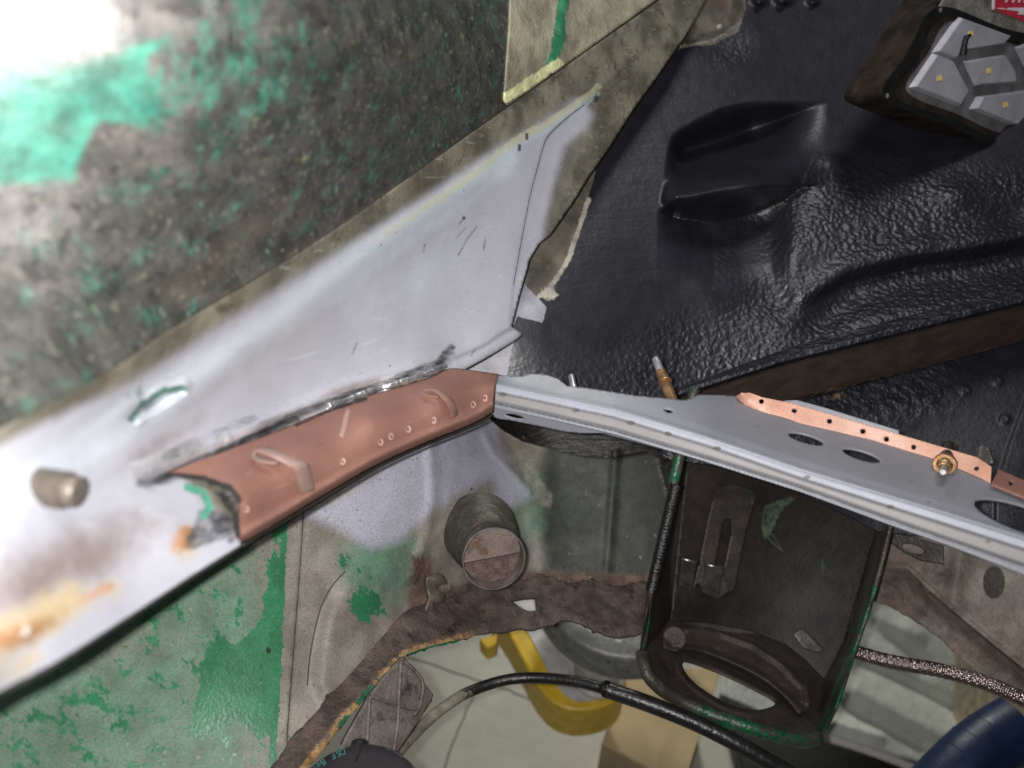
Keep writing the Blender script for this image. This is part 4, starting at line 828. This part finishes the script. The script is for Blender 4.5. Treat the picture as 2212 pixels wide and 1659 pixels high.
# ------------------------------------------------------------------ steel box under the cross panel
bx = thing('steel_box', P(1600, 1350, .63), 'dirty open steel box with worn green rim and curved lever below the grey panel', 'box')
c7 = lambda pts: [(1327 + .4133 * x, 973 + .4133 * y) for x, y in pts]
dBk = tps([(1475, 880, .655), (1930, 990, .68), (1447, 1337, .655), (1782, 1465, .648), (1600, 1150, .685), (1650, 1330, .675)])
dbk = lambda x, y: dBk(x, y)
back = [(1480, 870), (1940, 980), (1905, 1110), (1825, 1386), (1784, 1470), (1740, 1425), (1699, 1393), (1620, 1362), (1534, 1347), (1445, 1340), (1450, 1325), (1484, 998)]
sheet('back_wall', back, dbk, m_boxin, bx, 4, .0012, dict(dusty=lambda x, y: .3 + .5 * blob(1520, 1050, 80, 130)(x, y) + .3 * ss(y, 1350, 1420), scratch=mx(*[band(sm([(1718 - 9 * k, 1074 + 2 * k), (1690 - 9 * k, 1098), (1672 - 6 * k, 1130), (1664 - 3 * k, 1152 + 3 * k)], 4), 2.2, 3) for k in range(5)], band(sm([(1652, 1150), (1668, 1172), (1690, 1190)], 4), 1.8, 3), band(sm([(1662, 1148), (1674, 1164), (1684, 1180)], 4), 1.8, 3)), green=lambda x, y: .18 + .6 * blob(1778, 1230, 8, 34)(x, y) + .3 * blob(1672, 1100, 30, 50)(x, y)))
dLw = tps([(1466, 985, .572), (1405, 1275, .572), (1385, 1411, .575), (1484, 998, .655), (1450, 1330, .655), (1447, 1338, .652), (1430, 1200, .61), (1470, 870, .572), (1500, 870, .655)])
zero = lambda x, y: 0 * x
sheet('left_wall', [(1490, 870), (1512, 880), (1488, 998), (1456, 1328), (1448, 1345), (1385, 1413), (1388, 1385), (1405, 1275), (1434, 1130), (1467, 985)], dLw, m_boxin, bx, 3, .0012, dict(dusty=lambda x, y: .5 + 0 * x, scratch=zero, green=zero))
dRw = tps([(1922, 1142, .572), (1883, 1291, .572), (1844, 1407, .572), (1765, 1591, .572), (1896, 1135, .67), (1825, 1386, .655), (1784, 1466, .648), (1757, 1585, .58), (1950, 980, .572), (1930, 980, .675)])
sheet('right_wall', [(1922, 960), (1962, 970), (1924, 1142), (1904, 1215), (1885, 1291), (1846, 1407), (1804, 1531), (1768, 1592), (1754, 1588), (1782, 1466), (1823, 1386), (1860, 1255), (1893, 1135)], dRw, m_boxrim, bx, 3, .0012, dict(green=lambda x, y: .02 + .48 * (1 - ss(dseg(x, y, [(1905, 1200), (1885, 1291), (1846, 1407), (1804, 1531), (1768, 1592)]), 8, 40)) * ss(y, 1180, 1320)))
FR = [(1387, 1409), (1392, 1436), (1403, 1460), (1430, 1487), (1463, 1506), (1525, 1536), (1616, 1568), (1691, 1589), (1735, 1598), (1766, 1590)]
dBt = tps([(1389, 1411, .580), (1463, 1500, .570), (1616, 1556, .560), (1757, 1585, .565), (1447, 1337, .653), (1534, 1346, .672), (1699, 1391, .665), (1783, 1466, .648), (1560, 1450, .615)])
HO = sm(c7([(363, 1108), (370, 1155), (430, 1222), (530, 1290), (640, 1340), (750, 1356), (842, 1322), (750, 1262), (600, 1188), (450, 1128)]), 4, True)
sheet('hinged_plate', [(1446, 1338), (1534, 1345), (1620, 1360), (1699, 1390), (1742, 1424), (1785, 1466), (1768, 1590)] + FR[::-1], lambda x, y: dBt(x, y) - .003 * np.exp(-((sdist(x, y, HO) + 8) / 7) ** 2), m_boxin, bx, 3, .0016, dict(dusty=lambda x, y: .75 + 0 * x, scratch=zero, green=lambda x, y: .7 * (1 - ss(dseg(x, y, FR), 2, 14))), holes=[HO])
fr = sm([(a, b + 3, .572) for a, b in FR], 6); grm = lambda x, y: .15 + .36 * ss(x, 1440, 1530) * (1 - .5 * ss(x, 1740, 1766))
o = tube('front_lip', P(fr[:, 0], fr[:, 1], dBt(fr[:, 0], fr[:, 1]) - .001), .0052, m_boxrim, bx, 14)
attr(o, 'green', np.repeat(grm(fr[:, 0], fr[:, 1]), 14))
le = sm([(1500, 840, .572), (1468, 985, .572), (1434, 1130, .572), (1406, 1275, .572), (1389, 1400, .576)], 8)
o = tube('left_rim', P(le[:, 0], le[:, 1], le[:, 2] - .001), np.where(le[:, 1] < 1050, .0044, .0025), m_boxrim, bx, 12); attr(o, 'green', np.repeat(.05 + .45 * ss(le[:, 1], 1290, 1350) + .35 * (1 - ss(le[:, 1], 1040, 1080)), 12))
ri = sm([(1958, 960, .572), (1923, 1142, .572), (1884, 1291, .572), (1845, 1407, .572), (1803, 1531, .572), (1766, 1592, .572)], 8)
o = tube('right_rim', P(ri[:, 0], ri[:, 1], ri[:, 2] - .001), .0019, m_boxrim, bx, 12); attr(o, 'green', np.repeat(.05 + .45 * ss(ri[:, 1], 1200, 1300), 12))
tr = sm([(1461, 1046, .569), (1434, 1160, .569), (1407, 1277, .569)], 60); nt_ = len(tr)
tube('edge_trim', P(tr[:, 0], tr[:, 1], tr[:, 2] - .001), .0047 + .00022 * np.sin(np.arange(nt_) * 1.9), m_trim, bx, 16)
# strap with slot, clip plates
strap = [(1546, 1056), (1580, 1046), (1633, 1058), (1633, 1075), (1612, 1147), (1596, 1225), (1590, 1262), (1584, 1275), (1560, 1290), (1515, 1262), (1514, 1205), (1530, 1125)]
slot = [(1560, 1135), (1568, 1122), (1580, 1122), (1582, 1150), (1566, 1222), (1545, 1222)]
sheet('strap', strap, lambda x, y: dBk(x, y) - .018 + .014 * (1 - ss(y, 1046, 1090)) - .004 * ss(y, 1200, 1280), m_clip, bx, 3, .0018, {}, holes=[slot])
for q in (c7([(352, 566), (432, 586), (405, 742), (335, 708)]), c7([(478, 596), (572, 618), (545, 776), (460, 746)])):
    dq = tps([(a, b, .628 + .00012 * (b - 1207)) for a, b in q])
    pl = sheet('clip_plate', q, dq, m_clip2, bx, 3, .0014)
    lipq = [P(q[0][0], q[0][1], .6275), P(q[1][0], q[1][1], .6275)]
    tube('clip_edge', [lipq[0], (lipq[0] + lipq[1]) / 2, lipq[1]], .0011, m_rim, pl, 8)
sheet('clip_web', c7([(405, 742), (440, 690), (470, 745), (545, 776), (600, 740), (570, 650), (440, 600)]), lambda x, y: .640 + 0 * x, m_clip, bx, 3, .0015)
# curved lever
LO = sm(c7([(270, 940), (315, 922), (380, 925), (480, 925), (600, 955), (730, 1008), (850, 1085), (950, 1170), (1015, 1250), (1030, 1320), (1000, 1365), (965, 1368), (910, 1300), (800, 1205), (660, 1128), (520, 1070), (400, 1035), (320, 1045), (260, 1020)]), 3, True)
dLv = lambda x, y: dBt(x, y) - .010
LOs = [tuple(q) for q in LO]
rid1 = c7([(390, 930), (560, 948), (730, 1010), (880, 1110), (1000, 1240), (1020, 1310)]); rid2 = c7([(340, 1040), (480, 1056), (640, 1120), (790, 1200), (900, 1290), (965, 1362)])
lev = sheet('lever', LOs, lambda x, y: dLv(x, y) + .006 * ss(np.minimum(dseg(x, y, rid1), dseg(x, y, rid2)), 3, 16), m_lever, bx, 2.5, .0016)
pv = c7([(315, 985)])[0]; pvp = P(pv[0], pv[1], dBt(A(pv[0]), A(pv[1]))[0] - .009)
nv = CAM - pvp + UP * .15; nv = nv / np.linalg.norm(nv)
lathe('pivot', pvp - nv * .006, nv, [(0, .0098), (.009, .0098), (.010, .0088), (.010, .0052), (.0115, .0048), (.0115, .0028), (.0105, .0024), (.0105, 0)], m_lever, lev, 32)
sheet('wear_patch', c7([(930, 960), (985, 925), (1100, 1040), (1085, 1060), (1000, 1040)]), lambda x, y: dBk(x, y) - .0012 * (1 - 0 * x), m_clip2, bx, 4, .0004)

# ------------------------------------------------------------------ things below the car
# lift arm
la = thing('lift_arm', PH(1280, 1430, .26), 'yellow lift arm with worn grey top and round steel pad above the floor', 'lift arm')
arm = [(1010, 1200), (1101, 1372), (1130, 1425), (1160, 1480), (1196, 1518), (1240, 1534), (1290, 1530), (1330, 1514), (1349, 1490), (1352, 1466), (1336, 1440), (1300, 1350), (1230, 1200)]
prism('arm', [PH(x, y, .297) for x, y in sm(arm, 4, True)], A(0, 0, -.07), m_yellow, la, .003)
inn = [(1050, 1205), (1142, 1370), (1168, 1420), (1192, 1466), (1214, 1496), (1244, 1516), (1286, 1513), (1320, 1500), (1336, 1484), (1340, 1466), (1326, 1444), (1290, 1350), (1220, 1205)]
prism('arm_top', [PH(x, y, .297) for x, y in sm(inn, 4, True)], A(0, 0, .002), m_worn, la)
pcn = PH(1339, 1292, .36); Rp = np.linalg.norm(PH(1339 - 185, 1292, .36) - pcn)
pad = lathe('pad', pcn, A(0, 0, 1), [(-.004, .0), (-.004, Rp * .9), (0, Rp), (.034, Rp), (.040, Rp * .97), (.042, Rp * .93), (.042, Rp * .80), (.034, Rp * .78), (.032, Rp * .30), (.040, Rp * .26), (.040, 0)], m_pad, la, 64)
for a_ in np.linspace(0, 2 * np.pi, 6, endpoint=False) + .35:
    d_ = A(math.cos(a_), math.sin(a_), 0); s_ = A(-d_[1], d_[0], 0)
    prism('pad_rib', [pcn + A(0, 0, .030) + d_ * Rp * .30 + s_ * .004, pcn + A(0, 0, .030) + d_ * Rp * .80 + s_ * .004, pcn + A(0, 0, .030) + d_ * Rp * .80 - s_ * .004, pcn + A(0, 0, .030) + d_ * Rp * .30 - s_ * .004], A(0, 0, .009), m_worn, pad, .001)
lathe('screw', PH(1290, 1455, .299), A(0, 0, 1), [(0, .034), (.006, .034), (.007, .029), (.06, .029)], m_worn, la, 40)
ytab = [(1034, 1380), (1076, 1368), (1072, 1392), (1052, 1400)]
prism('arm_latch', [PH(x, y, .30) for x, y in ytab], A(0, 0, -.03), m_yellow, la, .002)
# carton
ca = thing('carton', PH(1400, 1560, 0), 'plain tan cardboard carton standing on the floor beside the lift arm', 'carton')
ctop = [PH(1299, 1606, .20), PH(1366, 1440, .20), PH(1556, 1446, .20), PH(1476, 1700, .20)]
prism('carton_body', ctop, A(0, 0, -.2), m_card, ca, .002)
# a taped seam and a lighter flap edge
s0, s1 = (ctop[0] * .35 + ctop[3] * .65), (ctop[1] * .35 + ctop[2] * .65)
sd = (ctop[3] - ctop[0]); sd /= np.linalg.norm(sd)
prism('carton_flap', [s0, s1, s1 + sd * .0015, ctop[2], ctop[3], s0 + sd * .0015][:2] + [ctop[2], ctop[3]], A(0, 0, .003), m_card, ca, .0008)
# dust sheet
def dS(x, y):
    d = 1 / (.93 - .00022 * (x - 1900) + .00035 * (y - 1400))
    f = 0
    for (a, b), (c, e), w_, h_ in (((1860, 1330), (2000, 1440), 22, .05), ((1980, 1340), (2120, 1450), 30, -.05), ((1880, 1440), (2140, 1570), 17, .06), ((1850, 1490), (2060, 1600), 24, -.05), ((1840, 1530), (1990, 1610), 16, .05), ((1900, 1340), (1980, 1370), 18, -.03), ((1800, 1560), (1900, 1590), 14, -.04), ((1930, 1300), (2180, 1480), 36, .04)):
        f = f + h_ * np.exp(-(dseg(x, y, [(a, b), (c, e)]) / w_) ** 2)
    return d + f * .20
ds = sheet('dust_sheet', [(1560, 1200), (2330, 1180), (2330, 1560), (2190, 1560), (2100, 1625), (2010, 1652), (1947, 1636), (1860, 1607), (1777, 1582), (1700, 1560), (1560, 1500)], dS, m_sheet, None, 5, .003)
ds['label'] = 'pale rumpled dust sheet hanging in folds behind the braided hose'; ds['category'] = 'dust sheet'
tube_pts = sm([(1640, 1560, 1.02), (1780, 1592, 1.02), (1900, 1630, 1.02), (2050, 1690, 1.02)], 6)
pp = tube('pale_pipe', P(tube_pts[:, 0], tube_pts[:, 1], tube_pts[:, 2]), .006, m_white, None, 14); pp['label'] = 'thin pale pipe running along the lower hem of the dust sheet'; pp['category'] = 'pipe'
db = [PH(1560, 1480, .05), PH(2080, 1600, .05), PH(2080, 1800, .05), PH(1640, 1800, .05)]
db_ = prism('gap_shade_slab', db, A(0, 0, -.045), m_lampk, None, .004); db_['label'] = 'dark slab added for the shade in the gap under the dust sheet'; db_['category'] = 'mat'  # dark slab standing in for plain shade below the sheet
# black cable
cb_ = [(820, 1700, .46), (849, 1640, .49), (885, 1595, .52), (929, 1552, .55), (970, 1520, .565), (1015, 1494, .58), (1087, 1470, .59), (1159, 1464, .59), (1249, 1473, .58), (1318, 1492, .57)]
ck = thing('black_cable', P(1249, 1473, .58), 'oily black cable arching in front of the lift arm, worn tan at its left end', 'cable')
q = sm(cb_, 8); o = tube('cable_core', P(q[:, 0], q[:, 1], q[:, 2]), .0043, m_cable, ck, 18); attr(o, 'worn', np.repeat(.9 * (1 - ss(q[:, 0], 960, 1060)), 18))
q = sm([(1312, 1489, .57), (1318, 1492, .57), (1400, 1520, .56), (1500, 1560, .55), (1600, 1610, .54), (1720, 1678, .53), (1800, 1720, .52)], 8); rr = np.full(len(q), .0062); rr[:6] = .0066
o = tube('cable_sleeve', P(q[:, 0], q[:, 1], q[:, 2]), rr, m_cable, ck, 20); attr(o, 'worn', np.repeat(.12 + 0 * q[:, 0], 20))
# braided hose: a core and the crossing strands of its jacket
hp = sm([(1836, 1406, .613), (1860, 1412, .609), (1930, 1430, .60), (2040, 1450, .58), (2130, 1476, .56), (2212, 1511, .545), (2330, 1570, .53)], 26)
H3d = P(hp[:, 0], hp[:, 1], hp[:, 2])
hz = thing('braided_hose', H3d[60], 'thin steel braided hose leaving the right side of the steel box', 'hose')
tube('hose_core', H3d, .0044, m_darkm, hz, 14)
def braid():
    t = np.gradient(H3d, axis=0); t /= np.linalg.norm(t, axis=1)[:, None]
    seg = np.linalg.norm(np.diff(H3d, axis=0), axis=1); s = np.r_[0, np.cumsum(seg)]
    u = np.linspace(0, s[-1], 900); C_ = np.array([np.interp(u, s, H3d[:, k]) for k in range(3)]).T; T = np.array([np.interp(u, s, t[:, k]) for k in range(3)]).T
    T /= np.linalg.norm(T, axis=1)[:, None]; a = np.cross(T, [0, 0, 1.0]); a /= np.linalg.norm(a, axis=1)[:, None]; b = np.cross(T, a)
    V = []; Fc = []; ns = 9; pitch = .024; rs = 4
    for dr_ in (1, -1):
        for k in range(ns):
            th = dr_ * (2 * np.pi * u / pitch) + 2 * np.pi * k / ns
            wv = .00035 * np.cos(ns * th * dr_ + (0 if dr_ > 0 else np.pi)) if True else 0
            r = .0049 + .0003 * np.sin(2 * np.pi * u / pitch * ns + (np.pi if dr_ < 0 else 0) + k * np.pi)
            rad = np.cos(th)[:, None] * a + np.sin(th)[:, None] * b
            p = C_ + rad * r[:, None]; tg = np.gradient(p, axis=0); tg /= np.linalg.norm(tg, axis=1)[:, None]; sd_ = np.cross(tg, rad)
            base = len(V) and sum(len(v) for v in V)
            ring = np.stack([p + sd_ * .00085, p + rad * .0007, p - sd_ * .00085], 1).reshape(-1, 3); V.append(ring)
            for i in range(len(u) - 1):
                Fc += [(base + 3 * i, base + 3 * i + 3, base + 3 * i + 4, base + 3 * i + 1), (base + 3 * i + 1, base + 3 * i + 4, base + 3 * i + 5, base + 3 * i + 2)]
    link('braid_jacket', np.concatenate(V), Fc, m_braid, hz)
braid()
# blue tube
bl = thing('blue_bolster', P(2150, 1620, .72), 'dark blue vinyl bolster with raised seams in the bottom right corner', 'bolster')
q = sm([(1960, 1790, .70), (2060, 1680, .71), (2135, 1612, .72), (2230, 1555, .73), (2360, 1500, .74)], 10); B3 = P(q[:, 0], q[:, 1], q[:, 2])
tube('bolster_cover', B3, .029, m_blue, bl, 40)
for i in (9, 13, 17, 21): 
    tt = B3[i + 1] - B3[i]; tt /= np.linalg.norm(tt); u_ = np.cross(tt, UP); u_ /= np.linalg.norm(u_); v_ = np.cross(u_, tt)
    arc = [B3[i] + .0292 * (math.cos(a_) * v_ + math.sin(a_) * u_ * 1) for a_ in np.linspace(-.75, .75, 14)]
    arc = arc if (v_ @ UP) > 0 else [2 * B3[i] - x for x in arc]
    tube('seam', arc, .0004, m_bluel, bl, 6)
# stacked corrugated card at the right edge
cs = thing('card_stack', P(2250, 1620, .95), 'stack of corrugated card on edge behind the blue bolster', 'card stack')
for i in range(9):
    x0 = 2186 + i * 13; pts = [P(x0, 1440, .97), P(x0 + 9.5, 1440, .97), P(x0 + 2, 1740, .93), P(x0 - 8, 1740, .93)]
    prism('card_sheet', pts, FW * .12, m_slat, cs, .0006)

# plastic bracket hanging under the rusty sill
pb = thing('plastic_bracket', P(850, 1520, .47), 'dusty ribbed plastic bracket hanging under the rusty sill, left of the cable', 'bracket')
PBP = [(872, 1416), (890, 1440), (936, 1500), (932, 1516), (855, 1632), (830, 1640), (740, 1610), (752, 1585), (799, 1502), (840, 1450)]
dPB = tps([(868, 1424, .505), (934, 1500, .515), (853, 1628, .48), (752, 1585, .46), (799, 1502, .475)])
sheet('plate', PBP, dPB, m_plast, pb, 3, .003)
for L_ in ([(866, 1428), (862, 1500), (858, 1570), (850, 1625)], [(800, 1503), (850, 1520), (905, 1534)], [(874, 1428), (912, 1470), (908, 1520), (895, 1545)], [(799, 1505), (795, 1560), (792, 1620)]):
    q = sm(L_, 5); tube('rib', P(q[:, 0], q[:, 1], dPB(q[:, 0], q[:, 1]) - .001), .0013, m_plast, pb, 6)
# round rubber cap
cc = P(775, 1769, .405); ncap = CAM - cc + UP * .22; ncap /= np.linalg.norm(ncap); Rc = 159 * .405 / F
cp = thing('rubber_cap', cc, 'round black rubber cap with teal print and top nub at the bottom edge', 'cap')
uc = UP - ncap * (UP @ ncap); uc /= np.linalg.norm(uc); vc = np.cross(uc, ncap)
disc = lathe('cap_disc', cc, ncap, [(-.022, 0), (-.022, Rc * .98), (-.003, Rc), (0, Rc * .985), (.001, Rc * .95), (.001, Rc * .80), (0, Rc * .77), (0, 0)], m_cap, cp, 90)
nv_ = disc.data.vertices; co = np.array([v.co[:] for v in nv_]); rr_ = np.linalg.norm(co - np.outer(co @ ncap, ncap), axis=1) / Rc
attr(disc, 'dusty', .75 * ss(rr_, .90, 1.0))
nb0 = cc + uc * (Rc * .97) - ncap * .004
lathe('cap_nub', nb0 - uc * .004, uc, [(0, .0052), (.0075, .0048), (.0085, .0036), (.0085, 0)], m_cap, cp, 8)
sp = [cc + uc * (Rc * .97) + ncap * .0016 + vc * .001, cc + uc * (Rc * .86) + ncap * .0018 + vc * .0005, cc + uc * (Rc * .74) + ncap * .0016 - vc * .002]
tube('cap_rib', sm(sp, 5), .0006, m_cap, cp, 6)
for i, ch in enumerate("DSF Bern"):
    if ch == ' ': continue
    ph = math.radians(11.5 + i * 4.7); rdir = uc * math.cos(ph) - vc * math.sin(ph)
    tdir = np.cross(ncap, rdir)
    text('print_letter', ch, .0052, cc + rdir * Rc * .96 + ncap * .0013, tdir, -rdir, m_teal, disc)
